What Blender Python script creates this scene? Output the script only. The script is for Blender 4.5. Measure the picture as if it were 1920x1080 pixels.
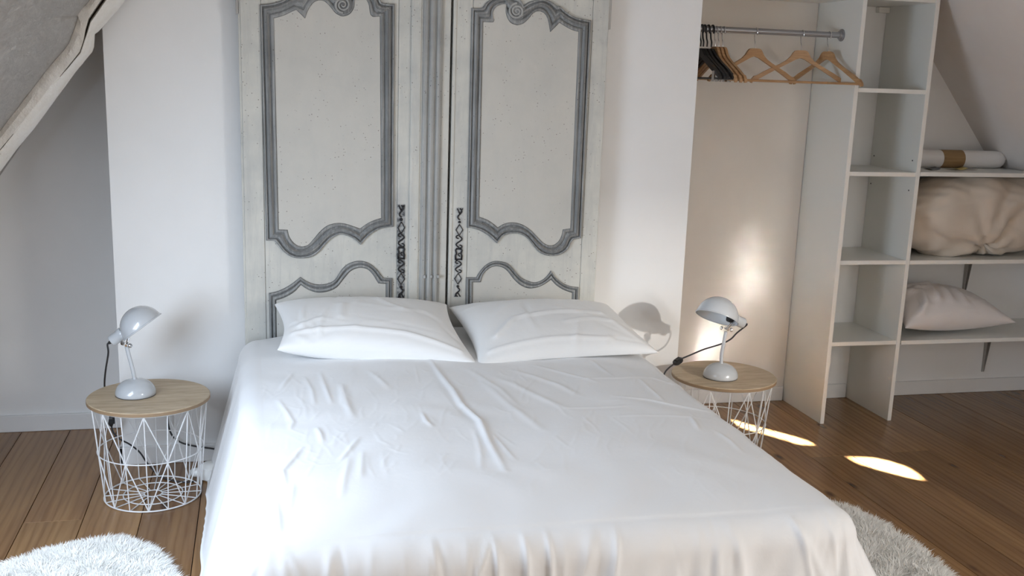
import bpy, bmesh, math, random
import numpy as np
from mathutils import Vector, Matrix

for o in list(bpy.data.objects):
    bpy.data.objects.remove(o)
random.seed(7)
rng = np.random.default_rng(11)
SC = bpy.context.scene
COL = SC.collection

# ------------------------------------------------------------------ camera
CAM_F, CAM_YAW, CAM_PITCH, CAM_ROLL, CAM_H = 1974.07, 0.2395361, 0.2203534, 0.0345828, 1.5
CX, CY = 960.0, 580.0
_cy, _sy, _cp, _sp = math.cos(CAM_YAW), math.sin(CAM_YAW), math.cos(CAM_PITCH), math.sin(CAM_PITCH)
FWD = np.array([_sy * _cp, _cy * _cp, -_sp])
_r0 = np.array([_cy, -_sy, 0.0]); _u0 = np.cross(_r0, FWD)
_cr, _sr = math.cos(CAM_ROLL), math.sin(CAM_ROLL)
RIGHT = _r0 * _cr + _u0 * _sr
UP = -_r0 * _sr + _u0 * _cr
EYE = np.array([0, 0, CAM_H])
cam = bpy.data.cameras.new('camera')
cam.sensor_fit = 'HORIZONTAL'; cam.sensor_width = 36
cam.lens = CAM_F / 1920 * 36
cam.shift_y = (CY - 540) / 1920
cam.clip_start = 0.05
camo = bpy.data.objects.new('camera', cam); COL.objects.link(camo)
M = Matrix.Identity(4)
for i in range(3):
    M[i][0] = RIGHT[i]; M[i][1] = UP[i]; M[i][2] = -FWD[i]; M[i][3] = EYE[i]
camo.matrix_world = M
SC.camera = camo

def ray(x, y):
    return (x - CX) / CAM_F * RIGHT - (y - CY) / CAM_F * UP + FWD
def at(x, y, Y):            # the point at depth Y seen at a photograph position
    d = ray(x, y); return EYE + d * (Y / d[1])
def atz(x, y, Z):
    d = ray(x, y); return EYE + d * ((Z - CAM_H) / d[2])

# ------------------------------------------------------------------ light and exposure
YW, YB, YD = 4.45, 4.008, 3.935            # back wall, chimney breast, face of the old doors
SR0 = np.array([3.098, 1.578]); SRK = -1.226            # right roof slope: z = 1.578 + SRK (x - 3.098)
_p0, _p1 = at(0, 245.7, 3.8), at(146.5, 31.5, 3.8)
SLK = (_p1[2] - _p0[2]) / (_p1[0] - _p0[0])             # left roof slope
def zl(x): return _p0[2] + SLK * (x - _p0[0]) + 0.006
def xl(z): return _p0[0] + (z - 0.006 - _p0[2]) / SLK
def zr(x): return SR0[1] + SRK * (x - SR0[0])
def xr(z): return SR0[0] + (z - SR0[1]) / SRK
SUN_DIR = Vector((-0.20, 0.79, -0.575)).normalized()

w = bpy.data.worlds.new('world'); SC.world = w; w.use_nodes = True
bg = w.node_tree.nodes['Background']
bg.inputs[0].default_value = (0.62, 0.78, 1.0, 1); bg.inputs[1].default_value = 1.0
sun = bpy.data.lights.new('sun', 'SUN'); sun.energy = 205; sun.angle = math.radians(0.6); sun.color = (1.0, 0.98, 0.93)
so = bpy.data.objects.new('sun', sun); COL.objects.link(so)
so.rotation_euler = SUN_DIR.to_track_quat('-Z', 'Y').to_euler(); so.location = (4, -3, 5)

def area(name, loc, direction, sx, sy, power, color):
    l = bpy.data.lights.new(name, 'AREA'); l.shape = 'RECTANGLE'; l.size = sx; l.size_y = sy
    l.energy = power; l.color = color
    o = bpy.data.objects.new(name, l); COL.objects.link(o)
    o.location = loc; o.rotation_euler = Vector(direction).to_track_quat('-Z', 'Y').to_euler()
    return o
# daylight entering the left roof window
LWX0, LWX1, LWY0, LWY1 = -1.32, -0.70, 1.75, 2.85
_n = Vector((math.sin(math.atan(SLK)), 0, -math.cos(math.atan(SLK))))
_c = Vector(((LWX0 + LWX1) / 2, (LWY0 + LWY1) / 2, zl((LWX0 + LWX1) / 2)))
a1 = area('daylight_left_skylight', _c + _n * 0.02, _n, 0.90, 1.0, 35, (0.70, 0.83, 1.0))
# added fill light, set at an unseen right roof window near the camera
FWX0, FWX1, FWY0, FWY1 = 2.86, 3.54, -0.55, 0.75
_nr = Vector((-math.sin(math.atan(-SRK)), 0, -math.cos(math.atan(-SRK))))
_c = Vector(((FWX0 + FWX1) / 2, (FWY0 + FWY1) / 2, zr((FWX0 + FWX1) / 2)))
a3 = area('fill_right_front', _c + _nr * 0.02, _nr, 0.8, 1.2, 60, (1.0, 0.99, 0.96))
# daylight entering the right roof window through the gap beside its blind
RWX0, RWX1, RWY0, RWY1 = 2.70, 3.55, 0.85, 2.35
a2 = area('daylight_right_skylight', Vector((3.20, 1.02, zr(3.20))) + _nr * 0.03, Vector((1.58, 3.85, 0.52)) - Vector((3.20, 1.02, zr(3.20))), 0.05, 0.05, 0.52, (1.0, 0.95, 0.88))
a2.data.spread = math.radians(20)

vs = SC.view_settings
vs.view_transform = 'Standard'; vs.look = 'None'; vs.gamma = 1; vs.use_curve_mapping = False; vs.exposure = 0.25
SC.cycles.use_denoising = True
SC.cycles.max_bounces = 8; SC.cycles.diffuse_bounces = 5
SC.cycles.sample_clamp_indirect = 0
SC.cycles.use_guiding = False; SC.cycles.blur_glossy = 0.0; SC.cycles.use_light_tree = False

# ------------------------------------------------------------------ materials
MATS = {}
class NT:
    def __init__(s, name, rough=0.5, color=(0.8, 0.8, 0.8), metallic=0.0, **kw):
        s.m = bpy.data.materials.new(name); s.m.use_nodes = True
        s.t = s.m.node_tree; s.b = s.t.nodes['Principled BSDF']
        s.b.inputs['Roughness'].default_value = rough
        s.b.inputs['Base Color'].default_value = (*color, 1)
        s.b.inputs['Metallic'].default_value = metallic
        for k, v in kw.items(): s.b.inputs[k.replace('_', ' ')].default_value = v
        MATS[name] = s.m
    def n(s, kind, **props):
        x = s.t.nodes.new(kind)
        for k, v in props.items(): setattr(x, k, v)
        return x
    def link(s, a, b): s.t.links.new(a, b)
    def coord(s, scale=(1, 1, 1), rand=False):
        tc = s.n('ShaderNodeTexCoord'); mp = s.n('ShaderNodeMapping')
        mp.inputs['Scale'].default_value = scale
        src = tc.outputs['Object']
        if rand:
            oi = s.n('ShaderNodeObjectInfo'); mu = s.n('ShaderNodeMath', operation='MULTIPLY'); mu.inputs[1].default_value = 37.0
            s.link(oi.outputs['Random'], mu.inputs[0])
            va = s.n('ShaderNodeVectorMath', operation='ADD')
            cb = s.n('ShaderNodeCombineXYZ')
            for i in range(3): s.link(mu.outputs[0], cb.inputs[i])
            s.link(src, va.inputs[0]); s.link(cb.outputs[0], va.inputs[1]); src = va.outputs[0]
        s.link(src, mp.inputs['Vector']); return mp.outputs[0]
    def noise(s, vec, scale, detail=4, rough=0.6, dist=0.0):
        x = s.n('ShaderNodeTexNoise'); x.inputs['Scale'].default_value = scale; x.inputs['Detail'].default_value = detail
        x.inputs['Roughness'].default_value = rough; x.inputs['Distortion'].default_value = dist
        s.link(vec, x.inputs['Vector']); return x.outputs['Fac']
    def ramp(s, fac, stops):
        r = s.n('ShaderNodeValToRGB'); e = r.color_ramp.elements
        while len(e) < len(stops): e.new(0.5)
        for q, (p, c) in zip(e, stops):
            q.position = p; q.color = (*c, 1) if len(c) == 3 else c
        s.link(fac, r.inputs[0]); return r.outputs[0]
    def mix(s, fac, a, b, mode='MIX'):
        x = s.n('ShaderNodeMix', data_type='RGBA', blend_type=mode)
        if isinstance(fac, (int, float)): x.inputs[0].default_value = fac
        else: s.link(fac, x.inputs[0])
        for v, i in ((a, 6), (b, 7)):
            if isinstance(v, tuple): x.inputs[i].default_value = (*v, 1)
            else: s.link(v, x.inputs[i])
        return x.outputs[2]
    def color(s, sock): s.link(sock, s.b.inputs['Base Color'])
    def bump(s, h, strength=0.2, dist=0.01):
        x = s.n('ShaderNodeBump'); x.inputs['Strength'].default_value = strength; x.inputs['Distance'].default_value = dist
        s.link(h, x.inputs['Height']); s.link(x.outputs[0], s.b.inputs['Normal'])
G = lambda v: (v, v, v)

def m_plain(name, color, rough=0.5, metallic=0.0, **kw):
    return NT(name, rough, color, metallic, **kw)

t = NT('wall_paint', 0.75, (0.80, 0.80, 0.79)); v = t.coord()
t.color(t.ramp(t.noise(v, 3.0, 3), [(0.3, (0.81, 0.815, 0.81)), (0.7, (0.85, 0.85, 0.845))])); t.bump(t.noise(v, 90, 3), 0.05, 0.004)
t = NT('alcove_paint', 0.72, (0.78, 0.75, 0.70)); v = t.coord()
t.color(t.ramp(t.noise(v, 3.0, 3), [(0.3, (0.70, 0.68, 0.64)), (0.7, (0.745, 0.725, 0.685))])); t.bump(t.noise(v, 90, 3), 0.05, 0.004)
t = NT('slope_plaster', 0.9); v = t.coord((1, 1, 1))
f1 = t.noise(v, 5, 6, 0.7); f2 = t.noise(t.coord((16, 5, 9)), 3.2, 7, 0.78, 2.2)
t.color(t.mix(0.45, t.ramp(f1, [(0.3, (0.56, 0.535, 0.505)), (0.7, (0.66, 0.635, 0.60))]), t.ramp(f2, [(0.35, (0.44, 0.42, 0.395)), (0.58, (0.62, 0.595, 0.56)), (0.70, (0.84, 0.82, 0.79))])))
t.bump(f2, 0.8, 0.02)
t = NT('slope_paint', 0.8); v = t.coord()
t.color(t.ramp(t.noise(v, 4, 3), [(0.3, (0.74, 0.70, 0.67)), (0.7, (0.78, 0.745, 0.715))])); t.bump(t.noise(v, 60, 3), 0.06, 0.004)
t = NT('whitewashed_timber', 0.85); v = t.coord((1, 1, 1)); f1 = t.noise(v, 9, 8, 0.7); f2 = t.noise(v, 40, 5, 0.7)
t.color(t.ramp(f1, [(0.27, (0.46, 0.40, 0.33)), (0.36, (0.84, 0.80, 0.73)), (0.6, (0.91, 0.885, 0.84))])); t.bump(t.mix(0.5, f1, f2), 0.9, 0.02)
m_plain('timber_crack', (0.06, 0.045, 0.035), 0.95)
m_plain('skirting_paint', (0.78, 0.78, 0.775), 0.5)

# pine boards
t = NT('pine_floor', 0.27); t.b.inputs['IOR'].default_value = 1.45
vr = t.coord((7, 0.55, 1), True); vg = t.coord((1, 0.10, 1), True)
f1 = t.noise(vr, 1.6, 5, 0.6, 0.6)
fine = t.noise(t.coord((90, 2.2, 1), True), 1.5, 4, 0.6)
wv = t.n('ShaderNodeTexWave', wave_type='BANDS', bands_direction='X'); wv.inputs['Scale'].default_value = 11; wv.inputs['Distortion'].default_value = 9
wv.inputs['Detail'].default_value = 3; wv.inputs['Detail Scale'].default_value = 0.9; t.link(vg, wv.inputs['Vector'])
base = t.ramp(f1, [(0.30, (0.150, 0.062, 0.018)), (0.45, (0.222, 0.102, 0.031)), (0.55, (0.275, 0.138, 0.046)), (0.72, (0.35, 0.190, 0.070))])
c = t.mix(0.30, base, t.ramp(wv.outputs['Fac'], [(0.0, (0.13, 0.066, 0.029)), (0.35, (0.29, 0.175, 0.088)), (1, (0.33, 0.205, 0.105))]))
c = t.mix(0.12, c, t.ramp(fine, [(0.3, (0.11, 0.055, 0.025)), (0.7, (0.42, 0.28, 0.15))]))
vo = t.n('ShaderNodeTexVoronoi'); vo.inputs['Scale'].default_value = 1.0; t.link(t.coord((6.5, 2.6, 1), True), vo.inputs['Vector'])
kn = t.ramp(vo.outputs['Distance'], [(0.0, G(1)), (0.055, G(0.8)), (0.12, G(0))])
c = t.mix(kn, c, (0.07, 0.032, 0.015))
oi = t.n('ShaderNodeObjectInfo')
c = t.mix(1.0, c, t.ramp(oi.outputs['Random'], [(0, (0.78, 0.76, 0.75)), (0.5, (0.97, 0.97, 0.97)), (1, (1.12, 1.10, 1.08))]), 'MULTIPLY')
t.color(c)

t = NT('oak_top', 0.5); va = t.coord((3, 22, 3)); f1 = t.noise(va, 2.2, 5, 0.65, 0.8); f2 = t.noise(t.coord((4, 4, 4)), 2, 3)
c = t.ramp(f1, [(0.3, (0.33, 0.235, 0.14)), (0.5, (0.49, 0.38, 0.25)), (0.7, (0.63, 0.52, 0.38))])
t.color(t.mix(0.3, c, t.ramp(f2, [(0.3, (0.40, 0.30, 0.19)), (0.7, (0.56, 0.46, 0.33))]))); t.bump(f1, 0.06, 0.002)
m_plain('oak_edge', (0.30, 0.20, 0.115), 0.6)
m_plain('white_wire', (0.80, 0.80, 0.80), 0.4)
m_plain('grey_enamel', (0.50, 0.52, 0.54), 0.22, Coat_Weight=0.6, Coat_Roughness=0.08)
m_plain('grey_enamel_inside', (0.66, 0.68, 0.69), 0.4)
m_plain('chrome', (0.75, 0.75, 0.76), 0.15, 1.0)
m_plain('black_plastic', (0.012, 0.012, 0.013), 0.4)
m_plain('black_rubber', (0.03, 0.03, 0.032), 0.7)
m_plain('white_plastic', (0.82, 0.82, 0.80), 0.4)
m_plain('bulb_glass', (0.85, 0.85, 0.82), 0.2)
t = NT('melamine', 0.38); v = t.coord(); t.color(t.ramp(t.noise(v, 2, 2), [(0.3, (0.72, 0.72, 0.68)), (0.7, (0.75, 0.75, 0.71))]))
m_plain('melamine_edge', (0.80, 0.785, 0.74), 0.45)
m_plain('rail_metal', (0.36, 0.36, 0.37), 0.38, 0.7)
m_plain('bracket_metal', (0.40, 0.385, 0.36), 0.5)
m_plain('hole_dark', (0.05, 0.05, 0.045), 0.9)

def cotton(name, c0, c1, bump=0.12, sheen=0.25):
    t = NT(name, 0.7); v = t.coord((1, 1, 1)); t.b.inputs['Sheen Weight'].default_value = sheen
    t.color(t.ramp(t.noise(v, 3, 3), [(0.3, c0), (0.7, c1)]))
    t.bump(t.noise(v, 26, 5, 0.6, 0.6), bump, 0.006)
    return t
cotton('white_cotton', (0.775, 0.785, 0.795), (0.805, 0.81, 0.815), 0.10)
cotton('pillow_cotton', (0.82, 0.825, 0.82), (0.85, 0.855, 0.85), 0.12)
cotton('pillow_ticking', (0.70, 0.655, 0.635), (0.77, 0.73, 0.71), 0.12)
cotton('cream_duvet', (0.58, 0.50, 0.415), (0.65, 0.57, 0.475), 0.18)
cotton('rolled_cloth', (0.76, 0.735, 0.715), (0.80, 0.78, 0.76), 0.1)
t = NT('kraft_paper', 0.75); t.color(t.ramp(t.noise(t.coord((2, 30, 30)), 3, 4), [(0.3, (0.25, 0.15, 0.065)), (0.7, (0.36, 0.23, 0.11))]))
m_plain('leaflet_grey', (0.16, 0.17, 0.18), 0.6); m_plain('leaflet_yellow', (0.75, 0.62, 0.25), 0.6); m_plain('leaflet_white', (0.42, 0.39, 0.35), 0.6)
t = NT('sheepskin_wool', 0.85, (0.93, 0.92, 0.885)); t.b.inputs['Sheen Weight'].default_value = 0.3
t = NT('hanger_wood', 0.45); f1 = t.noise(t.coord((6, 6, 40), True), 3, 4, 0.6, 0.5)
t.color(t.ramp(f1, [(0.3, (0.36, 0.195, 0.088)), (0.7, (0.50, 0.30, 0.145))]))
# old painted doors
def aged(name, stops, speck, streak, vscale):
    t = NT(name, 0.72); v = t.coord((1, 1, 1))
    c = t.ramp(t.noise(v, 4.5, 6, 0.65), stops)
    st = t.noise(t.coord(vscale), 2.5, 5, 0.7, 0.4)
    c = t.mix(t.ramp(st, [(0.48, G(0)), (0.72, G(streak[1]))]), c, streak[0])
    vo = t.n('ShaderNodeTexVoronoi'); vo.inputs['Scale'].default_value = 64; t.link(v, vo.inputs['Vector'])
    gate = t.ramp(t.noise(v, 7, 3), [(0.46, G(0)), (0.56, G(1))])
    sp = t.ramp(vo.outputs['Distance'], [(0.06, G(1)), (0.16, G(0))])
    k = t.mix(1.0, sp, gate, 'MULTIPLY')
    c = t.mix(k, c, speck); t.color(c)
    t.bump(t.noise(v, 35, 6, 0.7), 0.15, 0.004)
    return t
aged('door_cream', [(0.28, (0.38, 0.385, 0.375)), (0.40, (0.545, 0.545, 0.51)), (0.62, (0.64, 0.63, 0.575))], (0.16, 0.14, 0.12), ((0.45, 0.455, 0.445), 0.55), (14, 14, 1.4))
aged('door_panel', [(0.25, (0.52, 0.515, 0.48)), (0.5, (0.575, 0.56, 0.515)), (0.75, (0.61, 0.59, 0.54))], (0.2, 0.17, 0.15), ((0.50, 0.50, 0.475), 0.3), (6, 6, 1.5))
aged('door_grey', [(0.25, (0.185, 0.19, 0.188)), (0.5, (0.25, 0.256, 0.253)), (0.75, (0.34, 0.347, 0.343))], (0.06, 0.06, 0.06), ((0.52, 0.525, 0.51), 0.75), (46, 46, 2.0))
aged('door_flute', [(0.25, (0.27, 0.275, 0.27)), (0.5, (0.37, 0.375, 0.365)), (0.75, (0.46, 0.46, 0.445))], (0.1, 0.1, 0.1), ((0.58, 0.58, 0.55), 0.8), (60, 60, 1.2))
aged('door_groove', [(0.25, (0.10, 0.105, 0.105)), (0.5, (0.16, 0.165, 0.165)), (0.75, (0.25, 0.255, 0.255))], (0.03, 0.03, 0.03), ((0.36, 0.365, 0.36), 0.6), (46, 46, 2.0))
t = NT('lock_patina', 0.7); v = t.coord(); t.color(t.ramp(t.noise(v, 60, 5, 0.75), [(0.36, (0.06, 0.062, 0.065)), (0.5, (0.27, 0.28, 0.285)), (0.62, (0.50, 0.50, 0.48))]))
t = NT('lock_faded', 0.7); v = t.coord(); t.color(t.ramp(t.noise(v, 40, 5, 0.7), [(0.30, (0.22, 0.225, 0.23)), (0.45, (0.46, 0.465, 0.455)), (0.6, (0.58, 0.575, 0.54))]))
m_plain('black_iron', (0.022, 0.022, 0.024), 0.55, 0.3)
m_plain('hinge_iron', (0.42, 0.41, 0.39), 0.6, 0.3)
m_plain('glass', (0.9, 0.95, 1.0), 0.05)
_g = MATS['glass'].node_tree; _tr = _g.nodes.new('ShaderNodeBsdfTransparent'); _mx = _g.nodes.new('ShaderNodeMixShader'); _mx.inputs[0].default_value = 0.06
_g.links.new(_tr.outputs[0], _mx.inputs[1]); _g.links.new(_g.nodes['Principled BSDF'].outputs[0], _mx.inputs[2])
_g.links.new(_mx.outputs[0], _g.nodes['Material Output'].inputs['Surface'])
m_plain('blind_fabric', (0.45, 0.44, 0.42), 0.8)
m_plain('mattress_ticking', (0.75, 0.74, 0.70), 0.8)
m_plain('bed_base_cloth', (0.35, 0.34, 0.33), 0.8)

# ------------------------------------------------------------------ helpers
def link(name, me, mat, parent=None, smooth=False):
    o = bpy.data.objects.new(name, me); COL.objects.link(o)
    if mat: 
        me.materials.clear(); me.materials.append(MATS[mat])
    if smooth:
        me.polygons.foreach_set('use_smooth', [True] * len(me.polygons))
    if parent: o.parent = parent
    return o
def world_loc(p):
    l = Vector((0, 0, 0))
    while p: l = l + p.location; p = p.parent
    return l
def mesh(name, verts, faces, mat, parent=None, smooth=False, origin=None):
    """vertices in world coordinates; the object's origin sits at its parent (or at origin)"""
    v = np.asarray(verts, float)
    off = np.array(world_loc(parent)) if parent else np.zeros(3)
    org = np.array(origin, float) if origin is not None else off
    me = bpy.data.meshes.new(name)
    me.from_pydata((v - org).tolist(), [], [tuple(int(i) for i in f) for f in faces]); me.update()
    o = link(name, me, mat, parent, smooth)
    o.location = (org - off).tolist()
    return o
def tag(o, label, cat, group=None, kind=None):
    o['label'] = label; o['category'] = cat
    if group: o['group'] = group
    if kind: o['kind'] = kind
    return o
def struct(o):
    o['kind'] = 'structure'; return o
def thing(name, loc, label, cat, group=None):
    o = bpy.data.objects.new(name, None); o.empty_display_size = 0.05; COL.objects.link(o)
    o.location = loc; return tag(o, label, cat, group)
class B:
    """collects shapes for one mesh"""
    def __init__(s): s.v = []; s.f = []
    def add(s, v, f):
        n = len(s.v); s.v += [tuple(map(float, p)) for p in v]; s.f += [tuple(i + n for i in q) for q in f]; return s
    def box(s, x0, x1, y0, y1, z0, z1):
        v = [(x, y, z) for z in (z0, z1) for y in (y0, y1) for x in (x0, x1)]
        return s.add(v, [(0, 2, 3, 1), (4, 5, 7, 6), (0, 1, 5, 4), (2, 6, 7, 3), (0, 4, 6, 2), (1, 3, 7, 5)])
    def bbox(s, x0, x1, y0, y1, z0, z1, b=0.002):
        bm = bmesh.new(); bmesh.ops.create_cube(bm, size=1)
        for q in bm.verts: q.co = Vector((x0 + (q.co.x + .5) * (x1 - x0), y0 + (q.co.y + .5) * (y1 - y0), z0 + (q.co.z + .5) * (z1 - z0)))
        bmesh.ops.bevel(bm, geom=bm.edges[:], offset=b, segments=2, affect='EDGES', profile=0.5)
        bm.verts.ensure_lookup_table(); bm.verts.index_update()
        s.add([q.co[:] for q in bm.verts], [[q.index for q in f.verts] for f in bm.faces]); bm.free(); return s
    def tube(s, pts, r, n=8, closed=False, caps=True):
        P = [np.array(p, float) for p in pts]; N = len(P)
        rr = r if hasattr(r, '__len__') else [r] * N
        tang = []
        for i in range(N):
            a = P[(i - 1) % N] if (closed or i > 0) else P[i]; b = P[(i + 1) % N] if (closed or i < N - 1) else P[i]
            d = b - a; tang.append(d / (np.linalg.norm(d) + 1e-12))
        ref = np.array([0, 0, 1.0]) if abs(tang[0][2]) < 0.9 else np.array([1.0, 0, 0])
        u = np.cross(tang[0], ref); u /= np.linalg.norm(u)
        rows = []
        for i in range(N):
            u = u - tang[i] * (u @ tang[i]); u /= np.linalg.norm(u) + 1e-12
            w_ = np.cross(tang[i], u)
            rows.append([P[i] + rr[i] * (math.cos(2 * math.pi * k / n) * u + math.sin(2 * math.pi * k / n) * w_) for k in range(n)])
        v = [p for r_ in rows for p in r_]; f = []
        for i in range(N if closed else N - 1):
            j = (i + 1) % N
            for k in range(n):
                f.append((i * n + k, i * n + (k + 1) % n, j * n + (k + 1) % n, j * n + k))
        if caps and not closed:
            f.append(tuple(range(n - 1, -1, -1))); f.append(tuple((N - 1) * n + k for k in range(n)))
        return s.add(v, f)
    def cyl(s, a, b, r, n=16, r2=None):
        return s.tube([a, b], [r, r if r2 is None else r2], n)
    def lathe(s, c, prof, n=32, axis=(0, 0, 1)):
        """prof: (radius, height) pairs along axis"""
        ax = np.array(axis, float); ax /= np.linalg.norm(ax)
        ref = np.array([1.0, 0, 0]) if abs(ax[0]) < 0.9 else np.array([0, 1.0, 0])
        u = np.cross(ax, ref); u /= np.linalg.norm(u); w_ = np.cross(ax, u); c = np.array(c, float)
        v = []; f = []
        for r, h in prof:
            for k in range(n):
                a = 2 * math.pi * k / n; v.append(c + ax * h + r * (math.cos(a) * u + math.sin(a) * w_))
        for i in range(len(prof) - 1):
            for k in range(n):
                f.append((i * n + k, i * n + (k + 1) % n, (i + 1) * n + (k + 1) % n, (i + 1) * n + k))
        if prof[0][0] > 1e-6: f.append(tuple(range(n - 1, -1, -1)))
        if prof[-1][0] > 1e-6: f.append(tuple((len(prof) - 1) * n + k for k in range(n)))
        return s.add(v, f)
    def prism(s, poly, d):
        """poly: list of 3D points (planar), d: extrusion vector"""
        n = len(poly); P = [np.array(p, float) for p in poly]; d = np.array(d, float)
        v = P + [p + d for p in P]
        f = [tuple(range(n)), tuple(range(2 * n - 1, n - 1, -1))] + [(i, i + n, (i + 1) % n + n, (i + 1) % n) for i in range(n)]
        return s.add(v, f)
    def build(s, name, mat, parent=None, smooth=False, origin=None, fix=True):
        o = mesh(name, s.v, s.f, mat, parent, smooth, origin)
        if fix:
            bm = bmesh.new(); bm.from_mesh(o.data); bmesh.ops.recalc_face_normals(bm, faces=bm.faces[:]); bm.to_mesh(o.data); bm.free()
        if smooth: autosmooth(o)
        return o
def autosmooth(o, ang=40):
    me = o.data; bm = bmesh.new(); bm.from_mesh(me)
    for e in bm.edges:
        e.smooth = not (len(e.link_faces) == 2 and e.calc_face_angle(0) > math.radians(ang))
    for f in bm.faces: f.smooth = True
    bm.to_mesh(me); bm.free()
def catmull(P, n):
    """smooth open curve through P, resampled to n points evenly by length"""
    P = [np.array(p, float) for p in P]
    if len(P) == 2:
        return [P[0] + (P[1] - P[0]) * i / (n - 1) for i in range(n)]
    Q = [2 * P[0] - P[1]] + P + [2 * P[-1] - P[-2]]; out = []
    for i in range(1, len(Q) - 2):
        for k in range(12):
            t_ = k / 12; a, b, c_, d = Q[i - 1], Q[i], Q[i + 1], Q[i + 2]
            out.append(0.5 * ((2 * b) + (-a + c_) * t_ + (2 * a - 5 * b + 4 * c_ - d) * t_ ** 2 + (-a + 3 * b - 3 * c_ + d) * t_ ** 3))
    out.append(P[-1]); out = np.array(out)
    L = np.concatenate([[0], np.cumsum(np.linalg.norm(np.diff(out, axis=0), axis=1))])
    return [np.array([np.interp(x, L, out[:, j]) for j in range(out.shape[1])]) for x in np.linspace(0, L[-1], n)]

# ================================================================== SETTING
# floor of separate pine boards
PX0, PW = -0.963, 0.1855
floor = B().box(-2.1, 4.6, -1.25, 4.6, -0.06, -0.018).build('floor', 'hole_dark'); struct(floor)
KN = {1: 3.506, 17: 3.693, 19: 3.698}
shared = {}
def plank(x0, y0, y1):
    key = round(y1 - y0, 3)
    if key not in shared:
        b = B().bbox(0.0012, PW - 0.0012, 0.0006, y1 - y0 - 0.0006, -0.02, 0.0, 0.0011)
        o = b.build('plank', 'pine_floor', floor); shared[key] = o.data
    else:
        o = bpy.data.objects.new('plank', shared[key]); COL.objects.link(o); o.parent = floor
    o.location = (x0, y0, random.uniform(-0.0006, 0.0))
for k in range(-6, 30):
    x0 = PX0 + PW * k
    j = KN.get(k, random.choice([0.4, 0.9, 1.3, 1.7, 2.0]) if random.random() < .7 else random.choice([2.4, 3.0]))
    if -2 < k < 3 and k not in KN: j = random.choice([0.5, 1.2, 2.2])
    ys = [-1.2] + ([j - 2.2] if j - 2.2 > -1.0 else []) + [j, 4.45]
    for a, b in zip(ys[:-1], ys[1:]): plank(x0, a, b)

# walls, ceiling, slopes
ZC = 2.45
struct(B().box(-2.2, 4.7, YW, YW + 0.1, -0.05, 2.7).build('wall_back', 'wall_paint'))
struct(B().box(-0.52, 1.705, YB, YW, 0.0, 2.6).build('wall_chimney_breast', 'wall_paint'))
struct(B().box(-2.2, 4.7, -1.3, -1.2, -0.05, 2.7).build('wall_front', 'wall_paint'))
struct(B().box(xl(ZC) - 0.2, xr(ZC) + 0.2, -1.25, YW + .02, ZC, ZC + 0.08).build('ceiling', 'wall_paint'))
# paint of the hanging alcove: lining board between the breast and the shelf tower
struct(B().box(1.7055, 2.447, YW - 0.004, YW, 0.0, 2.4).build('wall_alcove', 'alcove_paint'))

def slope(name, zf, xa, xb, holes, mat):
    """roof slope from x = xa to xb, solid round its rectangular window openings"""
    b = B(); nn = Vector((SLK if zf is zl else SRK, 0, -1)).normalized() * -0.1
    def quad(x0, x1, y0, y1):
        b.prism([np.array((x, y, zf(x))) for x, y in ((x0, y0), (x1, y0), (x1, y1), (x0, y1))], nn)
    y = -1.25
    for hx0, hx1, hy0, hy1 in sorted(holes, key=lambda h: h[2]):
        quad(xa, xb, y, hy0); quad(xa, hx0, hy0, hy1); quad(hx1, xb, hy0, hy1); y = hy1
    quad(xa, xb, y, YW + 0.02)
    return struct(b.build(name, mat))
slope('wall_left', zl, xl(-0.03), xl(ZC + 0.05), [(LWX0, LWX1, LWY0, LWY1)], 'slope_plaster')
slope('wall_right', zr, RWX0 - 0.5, xr(-0.03), [(RWX0, RWX1, RWY0, RWY1), (FWX0, FWX1, FWY0, FWY1)], 'slope_paint')

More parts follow.
